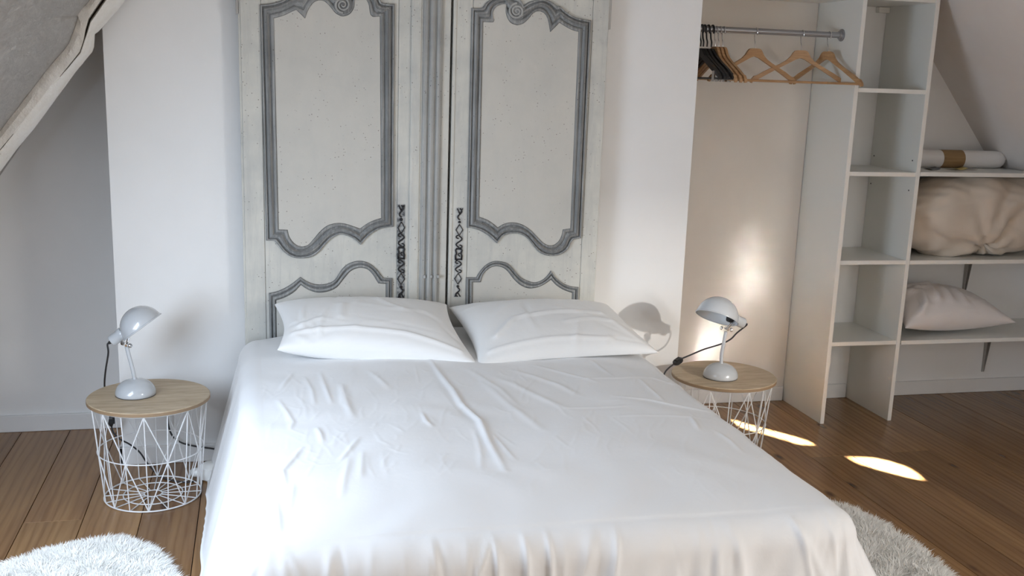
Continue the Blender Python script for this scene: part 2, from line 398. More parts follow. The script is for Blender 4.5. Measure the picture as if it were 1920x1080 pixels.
def skylight(name, zf, x0, x1, y0, y1, slits=None):
    k = SLK if zf is zl else SRK
    up = np.array(Vector((k, 0, -1)).normalized() * -1.0); 
    if up[2] < 0: up = -up
    root = bpy.data.objects.new(name, None); COL.objects.link(root); root.location = ((x0 + x1) / 2, (y0 + y1) / 2, zf((x0 + x1) / 2)); struct(root)
    fr = B(); w_ = 0.045
    P = lambda x, y, h: np.array((x, y, zf(x))) + up * h
    dx = w_ / math.sqrt(1 + k * k)
    for (a, b_, c_, d) in ((x0, x0 + dx, y0, y1), (x1 - dx, x1, y0, y1), (x0 + dx, x1 - dx, y0, y0 + w_), (x0 + dx, x1 - dx, y1 - w_, y1)):
        fr.prism([P(a, c_, 0), P(b_, c_, 0), P(b_, d, 0), P(a, d, 0)], up * 0.09)
    fr.build('window_frame', 'oak_top', root)
    B().prism([P(x0 + dx, y0 + w_, 0.075), P(x1 - dx, y0 + w_, 0.075), P(x1 - dx, y1 - w_, 0.075), P(x0 + dx, y1 - w_, 0.075)], up * 0.004).build('pane', 'glass', root)
    if slits is not None:
        bm = bmesh.new(); edges = []
        def loop(pts):
            vs_ = [bm.verts.new(p) for p in pts]
            for i in range(len(vs_)): edges.append(bm.edges.new((vs_[i], vs_[(i + 1) % len(vs_)])))
        loop([P(x0 + dx, y0 + w_, 0.03), P(x1 - dx, y0 + w_, 0.03), P(x1 - dx, y1 - w_, 0.03), P(x0 + dx, y1 - w_, 0.03)])
        for poly in slits:
            pts = []
            for (px, py) in poly:
                f = atz(px, py, 0.0); s = -np.array(SUN_DIR)
                # where the sunbeam that lands here crosses the plane of the blind
                p0 = P((x0 + x1) / 2, 0, 0.03)
                t_ = ((p0 - f) @ up) / (s @ up); pts.append(f + s * t_)
            loop(pts)
        bmesh.ops.triangle_fill(bm, use_beauty=True, edges=edges)
        # drop the faces that filled the gaps
        def inside(p, poly):
            c_ = False; n = len(poly)
            for i in range(n):
                a, b_ = poly[i], poly[(i + 1) % n]
                if (a[1] > p[1]) != (b_[1] > p[1]) and p[0] < (b_[0] - a[0]) * (p[1] - a[1]) / (b_[1] - a[1]) + a[0]: c_ = not c_
            return c_
        polys = []
        for poly in slits:
            q = []
            for (px, py) in poly:
                f = atz(px, py, 0.0); s = -np.array(SUN_DIR); p0 = P((x0 + x1) / 2, 0, 0.03)
                q.append((f + s * (((p0 - f) @ up) / (s @ up)))[:2])
            polys.append(q)
        kill = [f for f in bm.faces if any(inside(f.calc_center_median()[:2], q) for q in polys)]
        bmesh.ops.delete(bm, geom=kill, context='FACES_ONLY')
        me = bpy.data.meshes.new('sun_block_blind'); 
        for vv in bm.verts: vv.co -= root.location
        bm.to_mesh(me); bm.free()
        link('sun_block_blind', me, 'blind_fabric', root)
    return root
skylight('window_1', zl, LWX0, LWX1, LWY0, LWY1, [])  # closed blind added here to keep the sun out of the left side
S1 = [(1335, 775.5), (1402, 796), (1440, 806), (1485, 818), (1510, 825.5), (1525, 833), (1497, 832), (1440, 815), (1383, 799.5), (1328, 784)]
S2 = [(1591, 857.5), (1640, 859.5), (1670, 865.5), (1700, 875.5), (1718, 887), (1730, 899.5), (1702, 894.5), (1640, 878), (1610, 869)]
skylight('window_added', zr, FWX0, FWX1, FWY0, FWY1, [])  # unseen window added round the fill light, closed blind added against the sun
skylight('window_2', zr, RWX0, RWX1, RWY0, RWY1, [S1, S2])

# skirting boards
def skirt(name, x0, x1, y, h=0.07):
    struct(B().bbox(x0, x1, y - 0.013, y + 0.001, 0.0, h, 0.003).build(name, 'skirting_paint'))
skirt('baseboard_left', -1.75, -0.534, YW)
skirt('baseboard_center', -0.533, 1.718, YB)
struct(B().bbox(-0.533, -0.519, YB - 0.013, YW - 0.001, 0, 0.07, 0.003).build('baseboard_return', 'skirting_paint'))
skirt('baseboard_alcove', 1.72, 2.444, YW - .004)
skirt('baseboard_tower', 2.472, 2.785, YW)
skirt('baseboard_right', 2.812, 4.30, YW)

# old bent rafter under the left slope
U_ = [(-60, 324), (-25, 278), (0, 245.7), (31.5, 204.7), (63, 163.8), (94.5, 122.8), (119.7, 94.5), (129, 82), (138.6, 56.7), (146.5, 33), (144, 27), (163.8, 6.3), (185, -22), (230, -90), (290, -180)]
C_ = [(-60, 362), (-25, 312), (0, 281), (31.5, 243), (63, 204), (92, 166), (112, 144), (129, 124), (150, 98), (157.5, 75.6), (162, 58), (168, 38), (190, 6), (238, -62), (300, -152)]
L_ = [(-60, 398), (-25, 355), (0, 322.8), (31.5, 280), (63, 242.5), (91, 204.7), (116.5, 170), (141.7, 135.4), (173, 97.6), (176.4, 88), (178, 64), (186, 58), (220.5, 19), (272, -48), (335, -140)]
DEEP = [0.010, 0.010, 0.009, 0.005, 0.003, 0.003, 0.006, 0.010, 0.012, 0.014, 0.035, 0.05, 0.05, 0.05, 0.04]
n0 = 60
def res(P): return np.array(catmull(P, n0))
def perkey(P, per=5):
    out = []
    for i in range(len(P) - 1):
        for k in range(per): out.append(np.array(P[i]) + (np.array(P[i + 1]) - np.array(P[i])) * k / per)
    out.append(np.array(P[-1])); return np.array(out, float)
Uk, Ck, Lk = perkey(U_), perkey(C_), perkey(L_)
Dk = np.interp(np.linspace(0, len(DEEP) - 1, len(Uk)), range(len(DEEP)), DEEP)
rows = []
for i in range(len(Uk)):
    u_, c_, l_ = Uk[i], Ck[i], Lk[i]
    j1, j2, j3 = rng.normal(0, .15, 3)
    wcr = 2.0 + Dk[i] * 90
    dirv = (l_ - u_) / np.linalg.norm(l_ - u_)
    r_ = [at(*(u_ + j1 * 0.5), 3.93), at(*(u_ + j1 * 0.5), 3.80), at(*(u_ * .6 + c_ * .4), 3.79 + 0.003 * j2), at(*(c_ - dirv * wcr * .7), 3.79),
          at(*(c_ - dirv * wcr * .25), 3.79 + Dk[i]), at(*(c_ + dirv * wcr * .25), 3.79 + Dk[i]), at(*(c_ + dirv * wcr * .7), 3.795),
          at(*(c_ * .5 + l_ * .5 + j3 * .4), 3.82), at(*(l_ + j2 * .5), 3.90), at(*(l_ + j2 * .4), 3.96)]
    rows.append(r_)
nb = len(rows[0]); vv = [p for r_ in rows for p in r_]; ff = []
for i in range(len(rows) - 1):
    for k in range(nb):
        ff.append((i * nb + k, i * nb + (k + 1) % nb, (i + 1) * nb + (k + 1) % nb, (i + 1) * nb + k))
ff.append(tuple(range(nb))); ff.append(tuple((len(rows) - 1) * nb + k for k in range(nb - 1, -1, -1)))
beam = mesh('roof_beam', vv, ff, 'whitewashed_timber', None, True, origin=at(90, 160, 3.85))
beam.data.materials.append(MATS['timber_crack'])
for p in beam.data.polygons:
    ring = p.index // nb
    if p.index % nb == 4 and 0 <= ring < len(Dk) and Dk[min(ring, len(Dk) - 1)] > 0.0058: p.material_index = 1
bm = bmesh.new(); bm.from_mesh(beam.data); bmesh.ops.recalc_face_normals(bm, faces=bm.faces[:]); bm.to_mesh(beam.data); bm.free()
autosmooth(beam, 30)
tag(beam, 'bent whitewashed old timber rafter with a deep split under the sloping ceiling', 'beam')

# plaster swept down from the slope onto the rafter
pv, pf = [], []
for i in range(len(Uk)):
    pu = at(*Uk[i], 3.806); d_ = np.array(Lk[i]) - np.array(Uk[i]); d_ /= np.linalg.norm(d_); pin_ = at(*(Uk[i] + d_ * 6), 3.83)
    xs_ = pu[0] - 0.02
    for t_ in (0.0, .35, .7, .9, 1.0):
        q = np.array((xs_, 3.30, zl(xs_) + .004)) * (1 - t_) + pu * t_
        pv.append(q)
    pv.append(pin_)
for i in range(len(Uk) - 1):
    for k in range(5): pf.append((i * 6 + k, i * 6 + k + 1, (i + 1) * 6 + k + 1, (i + 1) * 6 + k))
struct(mesh('trim_1', pv, pf, 'slope_plaster', None, True))

# ================================================================== OLD WARDROBE DOORS
def band(rows_out, rows_in, prof, Y):
    """moulding between two matched outlines (photo positions), profile (t, height)"""
    n = len(rows_out); v = []; f = []
    for t_, h in prof:
        for o_, i_ in zip(rows_out, rows_in):
            p = np.array(o_) + (np.array(i_) - np.array(o_)) * t_
            q = at(p[0], p[1], Y); v.append((q[0], q[1] - h, q[2]))
    for a in range(len(prof) - 1):
        for k in range(n - 1):
            f.append((a * n + k, a * n + k + 1, (a + 1) * n + k + 1, (a + 1) * n + k))
    return v, f
PROF = [(0, -0.001), (.03, .009), (.09, .0115), (.16, .010), (.20, .003), (.25, .003), (.29, .009), (.40, .014), (.52, .0135), (.60, .007), (.65, .002), (.70, .002), (.76, .006), (.90, .0085), (.97, .006), (1, -0.001)]
PROF2 = [(0, -0.001), (.06, .008), (.2, .011), (.33, .010), (.40, .003), (.48, .003), (.55, .009), (.75, .011), (.92, .006), (1, 0.000)]
def seg(pairs_out, pairs_in, n):
    return catmull(pairs_out, n), catmull(pairs_in, n)
def ring_from(segs):
    out, inn = [], []
    for a, b in segs:
        out += list(a); inn += list(b)
    return out, inn

# left door upper panel
L_bot_o = [[(499, 451), (514, 451.3)], [(514, 451.3), (521.7, 459.6), (532, 472), (546.7, 481.5), (563, 484.6), (582, 482.5), (596.7, 474), (609, 459.6), (621.7, 447), (638, 439.8), (653, 443), (665.4, 449), (676, 459)], [(676, 459), (688, 445), (705, 432.5), (719.6, 427.3), (738, 425)]]
L_bot_i = [[(522.7, 430), (539.4, 430.4)], [(539.4, 430.4), (542.5, 443), (551, 455), (563, 461.7), (576, 459.6), (586, 450), (599, 434.6), (613, 423), (630, 418), (646.7, 419), (663, 424), (674.8, 428.3)], [(674.8, 428.3), (688, 419), (701, 412.7), (714.4, 408.5)]]
L_top_o = [[(486.7, 8), (507, 6), (526, 1), (541, -8)], [(541, -8), (548, -14), (556, -22), (563, -27)], [(563, -27), (575, -33), (590, -36), (606, -34), (618, -28)], [(618, -28), (626, -34), (642, -40), (660, -38), (678, -30)], [(678, -30), (692, -24), (706, -12), (712, -3), (718, 5), (740.4, 7.3)]]
L_top_i = [[(513.7, 34.4), (532.5, 29), (549, 21), (555.4, 18.7)], [(555.4, 18.7), (564, 27), (572, 35)], [(572, 35), (577, 21), (586.7, 6), (597, 1), (607.5, 2), (618, 11.5), (628, 24), (636, 29)], [(636, 29), (643, 31), (655.4, 27), (663.7, 14.6), (665, 0), (670, -10)], [(670, -10), (680, -7), (686.7, 0), (691, 8.3), (696, 30), (712, 31)]]
# right door upper panel
R_top_o = [[(883.6, 14.5), (903, 14.5), (909.7, 6.5), (918, 0), (926, -4), (940, -6.5)], [(940, -6.5), (950, -9), (963, -8), (976, -1.6), (981.6, 10.5)], [(981.6, 10.5), (990.5, 4), (1003, 0), (1019.5, -1.6), (1034, 3), (1045, 10.5)], [(1045, 10.5), (1047, 10.8), (1050, 11.3)], [(1050, 11.3), (1060, 21), (1076, 30.7), (1092, 35.5), (1108, 38)]]
R_top_i = [[(905.7, 41.2), (926, 41.2), (924.3, 32.3), (923.5, 24.2), (929, 14.5), (938.8, 8.9), (950, 7.3)], [(950, 7.3), (947.7, 21), (951, 34), (958, 43.6), (969.5, 47.6)], [(969.5, 47.6), (980.8, 44.4), (990.5, 35.5), (998.5, 25.8), (1008, 21), (1018, 23.4), (1024.4, 30.7), (1028.4, 43.6), (1031, 60.5)], [(1031, 60.5), (1040, 51.5), (1048.6, 42.8)], [(1048.6, 42.8), (1060, 50), (1072.8, 56.5), (1084, 59.7)]]
R_bot_o = [[(875, 427), (885.7, 428), (901.6, 433), (917.4, 443), (931.5, 456)], [(931.5, 456), (938.5, 445.7), (949, 439.5), (963, 437.7), (977, 439.5), (989.6, 447.4), (1002, 463), (1012.4, 473.8), (1024.8, 479), (1037, 480), (1051, 476.5), (1063.5, 467.7), (1070.5, 454.5), (1075.8, 449)], [(1075.8, 449), (1089, 446.5)]]
R_bot_i = [[(898, 406), (914, 412), (924.5, 419), (933, 426)], [(933, 426), (945.6, 419), (961.4, 416.6), (977, 420), (991, 428), (1003.6, 440), (1016, 452.7), (1026.5, 459), (1037, 459), (1046, 452.7), (1052, 442), (1054.7, 430)], [(1054.7, 430), (1068.8, 428)]]
# lower panels
LL_o = [[(504, 549), (521.7, 545), (542.5, 534.6), (563.3, 519)], [(563.3, 519), (575.8, 527), (592.5, 532.5), (613, 531.5), (628, 524), (640.4, 505.4), (653, 494), (671.7, 488.7), (690, 492), (705, 503), (715.4, 516), (719.6, 520.4)], [(719.6, 520.4), (736, 521)]]
LL_i = [[(518, 563), (535, 557), (552, 547), (564, 534)], [(564, 534), (578, 543), (596.7, 548.5), (616, 546), (632, 538), (646, 521), (658, 508), (673.7, 502), (689, 505), (699, 515), (706, 526), (709, 531)], [(709, 531), (723, 532)]]
RL_o = [[(873.4, 519.6), (892.8, 519.6)], [(892.8, 519.6), (898, 510.8), (910.4, 496.7), (924.5, 489.7), (938.5, 489.7), (952.6, 494), (963, 504.6), (973.7, 517), (986, 524.8), (1002, 529), (1016, 524.8), (1026.5, 516), (1032.7, 507)], [(1032.7, 507), (1042, 519.6), (1054.7, 530), (1068.8, 536), (1084.6, 538)]]
RL_i = [[(886.5, 529), (901, 529)], [(901, 529), (905.5, 514), (916, 503.5), (928, 499), (941, 501), (951, 508), (962, 522), (975, 534), (991, 540.5), (1009, 538), (1023, 531), (1032.7, 524)], [(1032.7, 524), (1042, 534), (1056, 543), (1072, 549)]]

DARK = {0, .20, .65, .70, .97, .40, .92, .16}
def make_segs(o_, i_, ns): return [(catmull(a, n), catmull(b, n)) for a, b, n in zip(o_, i_, ns)]
def upper_ring(top_o, top_i, bot_o, bot_i):
    top = make_segs(top_o, top_i, [16] * 5)
    bot = make_segs(bot_o, bot_i, [4 if len(a) == 2 else (44 if len(a) > 7 else 16) for a in bot_o])
    # clockwise: top, right side, bottom reversed, left side
    out, inn = ring_from(top)
    bo, bi = ring_from(bot)
    out += bo[::-1]; inn += bi[::-1]
    out.append(out[0]); inn.append(inn[0])
    return out, inn
def lower_ring(o_, i_, x0o, x0i, x1o, x1i, yb=860):
    seg_ = make_segs(o_, i_, [4 if len(a) == 2 else (44 if len(a) > 7 else 14) for a in o_])
    out, inn = ring_from(seg_)
    out += [np.array((x1o, yb)), np.array((x0o, yb))]; inn += [np.array((x1i, yb - 24)), np.array((x0i, yb - 24))]
    out.append(out[0]); inn.append(inn[0]); return out, inn

def fill(inn, Y, h, name, mat, parent):
    pts = []
    for p in inn[:-1]:
        q = at(p[0], p[1], Y)
        if not pts or np.linalg.norm(np.array(pts[-1]) - np.array((q[0], q[1] - h, q[2]))) > 4e-4: pts.append((q[0], q[1] - h, q[2]))
    bm = bmesh.new(); vs_ = [bm.verts.new(p) for p in pts]
    es = [bm.edges.new((vs_[i], vs_[(i + 1) % len(vs_)])) for i in range(len(vs_))]
    bmesh.ops.triangle_fill(bm, use_beauty=True, edges=es)
    bmesh.ops.recalc_face_normals(bm, faces=bm.faces[:])
    bm.verts.index_update()
    vs2 = [v.co[:] for v in bm.verts]; fs = [[v.index for v in f.verts] for f in bm.faces]; bm.free()
    n = len(vs2); loop = list(range(n))
    back = [(p[0], p[1] + 0.006, p[2]) for p in vs2]
    fs2 = fs + [tuple(i + n for i in reversed(f)) for f in fs] + [(i, (i + 1) % n, (i + 1) % n + n, i + n) for i in range(n)]
    return mesh(name, vs2 + back, fs2, mat, parent)

ZD0, ZD1 = 0.06, 1.93
def X_at(px, py=250): return at(px, py, YD)[0]
def build_door(name, x0, x1, xs0, xs1, up_ring, lo_ring, label):
    root = thing(name, ((x0 + x1) / 2, YD + 0.02, 0.0), label, 'door')
    B().bbox(x0, xs0, YD, YD + 0.035, ZD0, ZD1, 0.003).build('stile', 'door_cream', root)
    B().bbox(xs1, x1, YD, YD + 0.035, ZD0, ZD1, 0.003).build('stile', 'door_cream', root)
    B().bbox(xs0 + .001, xs1 - .001, YD + 0.0008, YD + 0.033, ZD0, ZD1, 0.001).build('rail_board', 'door_cream', root)
    for nm, ring, prof in (('upper', up_ring, PROF), ('lower', lo_ring, PROF2)):
        v, f = band(ring[0], ring[1], prof, YD + 0.001)
        o = mesh(nm + '_moulding', v, f, 'door_grey', root)
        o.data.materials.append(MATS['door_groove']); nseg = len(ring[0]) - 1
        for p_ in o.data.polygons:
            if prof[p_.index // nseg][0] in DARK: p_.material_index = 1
        bm = bmesh.new(); bm.from_mesh(o.data); bmesh.ops.remove_doubles(bm, verts=bm.verts[:], dist=1e-5)
        bmesh.ops.recalc_face_normals(bm, faces=bm.faces[:])
        fs = [f_ for f_ in bm.faces]
        if sum(f_.normal.y * f_.calc_area() for f_ in fs) > 0: bmesh.ops.reverse_faces(bm, faces=fs)
        bm.to_mesh(o.data); bm.free(); autosmooth(o, 50)
        fill(ring[1], YD + 0.001, 0.0035, nm + '_panel', 'door_panel', root)
    return root

urL = upper_ring(L_top_o, L_top_i, L_bot_o, L_bot_i); lrL = lower_ring(LL_o, LL_i, 510, 522, 734, 722)
urR = upper_ring(R_top_o, R_top_i, R_bot_o, R_bot_i); lrR = lower_ring(RL_o, RL_i, 871, 883, 1070, 1058)
xg = X_at(843.5)
dl = build_door('wardrobe_door', X_at(455), xg - 0.004, X_at(493), X_at(746), urL, lrL, 'grey-cream painted old wardrobe door with fluted batten, dark pierced lock plate and carved panels')
dr = build_door('wardrobe_door', xg + 0.004, X_at(1131), X_at(881.5), X_at(1101), urR, lrR, 'grey-cream painted old wardrobe door without fluted batten, with faded lock plate and carved panels')
# thin bead along the outer edge of the left door, batten with flutes on its closing edge
B().bbox(X_at(451), X_at(455.5), YD + 0.004, YD + 0.03, ZD0, ZD1, 0.002).build('edge_bead', 'door_cream', dl)
B().bbox(xg + 0.004, X_at(851.5), YD - 0.004, YD + 0.01, ZD0, ZD1, 0.002).build('edge_bead', 'door_cream', dr)
def extr(prof, name, mat, parent, z0, z1):
    pts = [(X_at(px), YD - h) for px, h in prof]
    poly = [(x, y, z0) for x, y in pts] + [(pts[-1][0], YD + 0.003, z0), (pts[0][0], YD + 0.003, z0)]
    return B().prism(poly, (0, 0, z1 - z0)).build(name, mat, parent)
extr([(768, 0), (769, .008), (772, .010), (783, .011), (786, .010), (787, .005), (790, .005)], 'batten_edge', 'door_cream', dl, ZD0, ZD1)
extr([(790, .004), (791, .012), (794, .016), (798, .015), (799.5, .007), (802, .007), (803.5, .017), (807, .020), (811, .017), (812.5, .008), (815, .008), (816.5, .015), (820, .017), (823, .014), (824.5, .006), (827, .005), (828, .0)], 'fluted_batten', 'door_flute', dl, ZD0, ZD1)
zs = at(810, 517, YD)[2]
for px in (794.5, 807, 820): B().bbox(X_at(px - 2.4, 517), X_at(px + 2.4, 517), YD - 0.021, YD - .002, zs - 0.006, zs + 0.006, 0.002).build('flute_stop', 'door_flute', dl)
# scrolls carved at the top of each panel
def scroll(cx, cy, R_, mirror, parent):
    pts = []; rr = []
    for i in range(70):
        a = i / 69 * 2.3 * 2 * math.pi; r = R_ * (1 - i / 69 * 0.88)
        ang = (math.pi * 0.5 + a) * mirror
        q = at(cx + r * math.cos(ang), cy + r * math.sin(ang), YD - 0.0115); pts.append(q); rr.append(0.0042 * (1 - 0.45 * i / 69))
    b = B().tube(pts, rr, 6); b.build('scroll', 'door_flute', parent, True)
    c = at(cx, cy, YD - 0.001); B().lathe(c, [(0.031 * R_ / 14, 0), (0.031 * R_ / 14, 0.0075), (0.028 * R_ / 14, 0.0085), (1e-4, 0.0085)], 24, (0, -1, 0)).build('scroll_boss', 'door_groove', parent, True)
scroll(643, 9, 15, 1, dl); scroll(969, 21, 15, -1, dr)
# hinges
B().bbox(at(441, 0, YD)[0], at(448.5, 0, YD)[0], YD + 0.004, YD + 0.02, at(443, 26, YD)[2], ZD1 - .1, 0.002).build('hinge', 'hinge_iron', dl)
B().bbox(at(1141, 20, YD)[0] - .003, at(1147.5, 20, YD)[0], YD + 0.004, YD + 0.02, at(1144, 55, YD)[2], ZD1 - .1, 0.002).build('hinge', 'hinge_iron', dr)

def lock(parent, mat, cxf, y0, y1, thick, flip, backing):
    """pierced iron plate: scrolls, dots, diamonds, S scrolls and a keyhole body, top to bottom"""
    Yp = YD - 0.004
    b = B(); Hh = y1 - y0
    def P(dx, fy): y = y0 + fy * Hh; return at(cxf(y) + dx, y, Yp)
    def S(f0, f1, sgn):
        pts = []
        for i in range(26):
            t_ = i / 25
            dx = sgn * 5.2 * math.sin(t_ * 2 * math.pi * 1.0 + 0.0) * (1.0)
            pts.append(P(dx, f0 + (f1 - f0) * (0.06 + 0.88 * t_)))
        b.tube(pts, thick, 6)
        for fe, s2 in ((f0, sgn), (f1, -sgn)):       # curled ends
            d = 1 if fe == f0 else -1
            pts = [P(-s2 * 1.5 + s2 * -4.2 * math.sin(a), fe + d * (f1 - f0) * (0.12 - 0.12 * math.cos(a))) for a in np.linspace(0, math.pi * 1.05, 10)]
            b.tube(pts, thick * .9, 6)
    def diamond(f0, f1):
        m = (f0 + f1) / 2; b.tube([P(0, f0), P(6.5, m), P(0, f1), P(-6.5, m)], thick * .8, 6, closed=True)
    def dot(f): b.lathe(P(0, f), [(thick * 2.0, -.002), (thick * 1.6, .003), (1e-4, .004)], 12, (0, -1, 0))
    def tail(f0, f1):
        b.tube([P(3.6 * math.sin(a * 1.0), f0 + (f1 - f0) * a / (2 * math.pi) * 1.0) for a in np.linspace(0, 2 * math.pi, 18)], thick, 6)
        for s2 in (-1, 1): b.tube([P(s2 * 5, f0 if f0 < .5 else f1), P(s2 * 2.5, (f0 * .75 + f1 * .25) if f0 < .5 else (f1 * .75 + f0 * .25)), P(0, (f0 + f1) / 2)], thick * .8, 6)
    tail(0.0, 0.13); dot(0.155); diamond(0.18, 0.305); S(0.305, 0.45, flip)
    m = (0.45, 0.585)
    for s2 in (-1, 1):
        b.tube([P(s2 * 3, m[0]), P(s2 * 6, m[0] + .025), P(s2 * 4.2, m[0] + .06), P(s2 * 6, m[0] + .085), P(s2 * 5.5, m[1])], thick * 1.35, 6)
    b.tube([P(-4, m[0] + .008), P(4, m[0] + .008)], thick * 1.2, 6); b.tube([P(-5, m[1] - .008), P(5, m[1] - .008)], thick * 1.2, 6)
    b.tube([P(1.5, m[0] + .055), P(-1.0, m[0] + .075), P(2, m[0] + .095)], thick * .9, 6)
    S(0.59, 0.73, flip); diamond(0.735, 0.86); dot(0.885); tail(0.9, 1.0)
    a, c_ = P(-8, -0.005), P(8, 1.005)
    pl = None
    q = [P(-7.5, -0.01), P(7.5, -0.01), P(7.5, 1.01), P(-7.5, 1.01)]
    q = [(p[0], YD + 0.001, p[2]) for p in q]
    pl = B().prism(q, (0, -0.0022, 0)).build('lock_plate', backing, parent)
    o = mesh('lock_ornament', b.v, b.f, mat, pl, True)
    return o
lock(dl, 'black_iron', lambda y: 752.5 - (y - 385) * 0.004, 385, 558, 0.0030, 1, 'lock_patina')
lock(dr, 'black_iron', lambda y: 862.5 - (y - 390) * 0.028, 391, 556, 0.0026, 1, 'lock_faded')

# ================================================================== SHELF TOWER, SHELVES, RAIL
TF = 4.083; TH = 0.018
TX0, TX1 = 2.450, 2.792
tower = thing('shelf_unit', ((TX0 + TX1) / 2, (TF + YW) / 2, 0), 'tall white open shelf tower standing between the clothes rail and the wall shelves', 'shelf unit')
for x in (TX0, TX1):
    ztop = 1.93
    B().bbox(x, x + TH, TF + .002, YW - 0.001, 0, min(ztop, zr(x + TH) - 0.005), 0.0006).build('side_panel', 'melamine', tower)
    B().bbox(x - .0004, x + TH + .0004, TF - .001, TF + .003, 0, min(ztop, zr(x + TH) - 0.005), 0.0006).build('edge_band', 'melamine_edge', tower)
SZ = [1.490, 1.1365, 0.7480, 0.3790]
for z in SZ + [1.868]:
    B().bbox(TX0 + TH, TX1, TF + .006, YW - 0.002, z - TH, z, 0.0008).build('shelf', 'melamine', tower)
    B().bbox(TX0 + TH, TX1, TF + .003, TF + .0065, z - TH, z, 0.0006).build('edge_band', 'melamine_edge', tower)
for px, py in ((1639, 292), (1711, 301), (1633, 344), (1704, 357)):
    d = ray(px, py); p = EYE + d * (TX1 / d[0])
    B().cyl(p + np.array((-0.0012, 0, 0)), p + np.array((0.002, 0, 0)), 0.0035, 10).build('pin_hole', 'hole_dark', tower)
cl = at(1658, 19, YW - .02); B().bbox(TX1 - 0.055, TX1 - .001, YW - 0.03, YW - .002, cl[2] - 0.012, cl[2] + 0.012, 0.002).build('cleat', 'melamine_edge', tower)
# shelf over the clothes rail
o = B().bbox(1.706, TX0, TF + .05, YW - 0.005, 1.852, 1.870, 0.001).build('closet_shelf', 'melamine_edge', None, False, (2.08, 4.25, 1.852)); tag(o, 'white board shelf fixed above the clothes rail', 'shelf')
# wall shelves beside the tower
SLAB = ['white wall shelf carrying the rolled cloth', 'white wall shelf carrying the cream bundled duvet', 'white low wall shelf carrying the loose pillow']
XS0 = TX1 + TH + 0.001
for i, (z, lab) in enumerate(zip(SZ[1:], SLAB)):
    zt = z - 0.001 + (0.004 if i == 0 else 0)
    xe0, xe1 = (xr(zt) - 0.004, xr(zt) - 0.004)
    x_end = min(4.05, xr(zt) - 0.012)
    sx = XS0 + (0.006 if i == 2 else 0.001)
    s = thing('wall_shelf', (sx, YW, zt - TH), lab, 'shelf')
    B().bbox(sx, x_end, TF + 0.004, YW - 0.001, zt - TH, zt, 0.0008).build('board', 'melamine', s)
    B().bbox(sx, x_end, TF, TF + 0.0045, zt - TH, zt, 0.0006).build('edge_band', 'melamine_edge', s)
    if i > 0:
        # pressed metal bracket: upright on the wall, arm under the board, tapered web
        bx = at(1842 if i == 2 else 1815, 690 if i == 2 else 510, YW)[0]
        bx = {1: at(1812, 535, YW - .02)[0], 2: at(1842, 690, YW)[0]}[i]
        bb = B()
        lb = 0.255
        bb.prism([(bx - .013, YW - .0005, zt - TH), (bx + .013, YW - .0005, zt - TH), (bx + .005, YW - .0005, zt - TH - lb), (bx - .005, YW - .0005, zt - TH - lb)], (0, -0.004, 0))
        for sx_ in (-1, 1):
            bb.prism([(bx + sx_ * .012, YW - .003, zt - TH), (bx + sx_ * .012, YW - .035, zt - TH), (bx + sx_ * .004, YW - .008, zt - TH - lb), (bx + sx_ * .004, YW - .003, zt - TH - lb)], (sx_ * 0.0015, 0, 0))
        bb.lathe((bx, YW - .004, zt - TH - lb + .012), [(.003, 0), (.003, .002), (1e-4, .003)], 8, (0, -1, 0))
        bb.build('bracket', 'bracket_metal', s)

RY, RZ = 4.226, 1.712
rail = thing('clothes_rail', (2.08, RY, RZ), 'grey metal clothes rail fixed between the chimney wall and the shelf tower', 'rail')
zr0, zr1 = at(1345, 56, RY)[2], at(1570, 65, RY)[2]
RZ = (zr0 + zr1) / 2
B().cyl((1.706, RY, RZ), (TX0 - .001, RY, RZ), 0.0125, 20).build('tube', 'rail_metal', rail, True)
for x, s in ((TX0 - .001, -1), (1.706, 1)):
    B().lathe((x, RY, RZ), [(0.026, 0), (0.026, 0.004), (0.018, 0.006), (0.017, 0.014), (0.0125, 0.015)], 20, (s, 0, 0)).build('end_flange', 'rail_metal', rail, True)

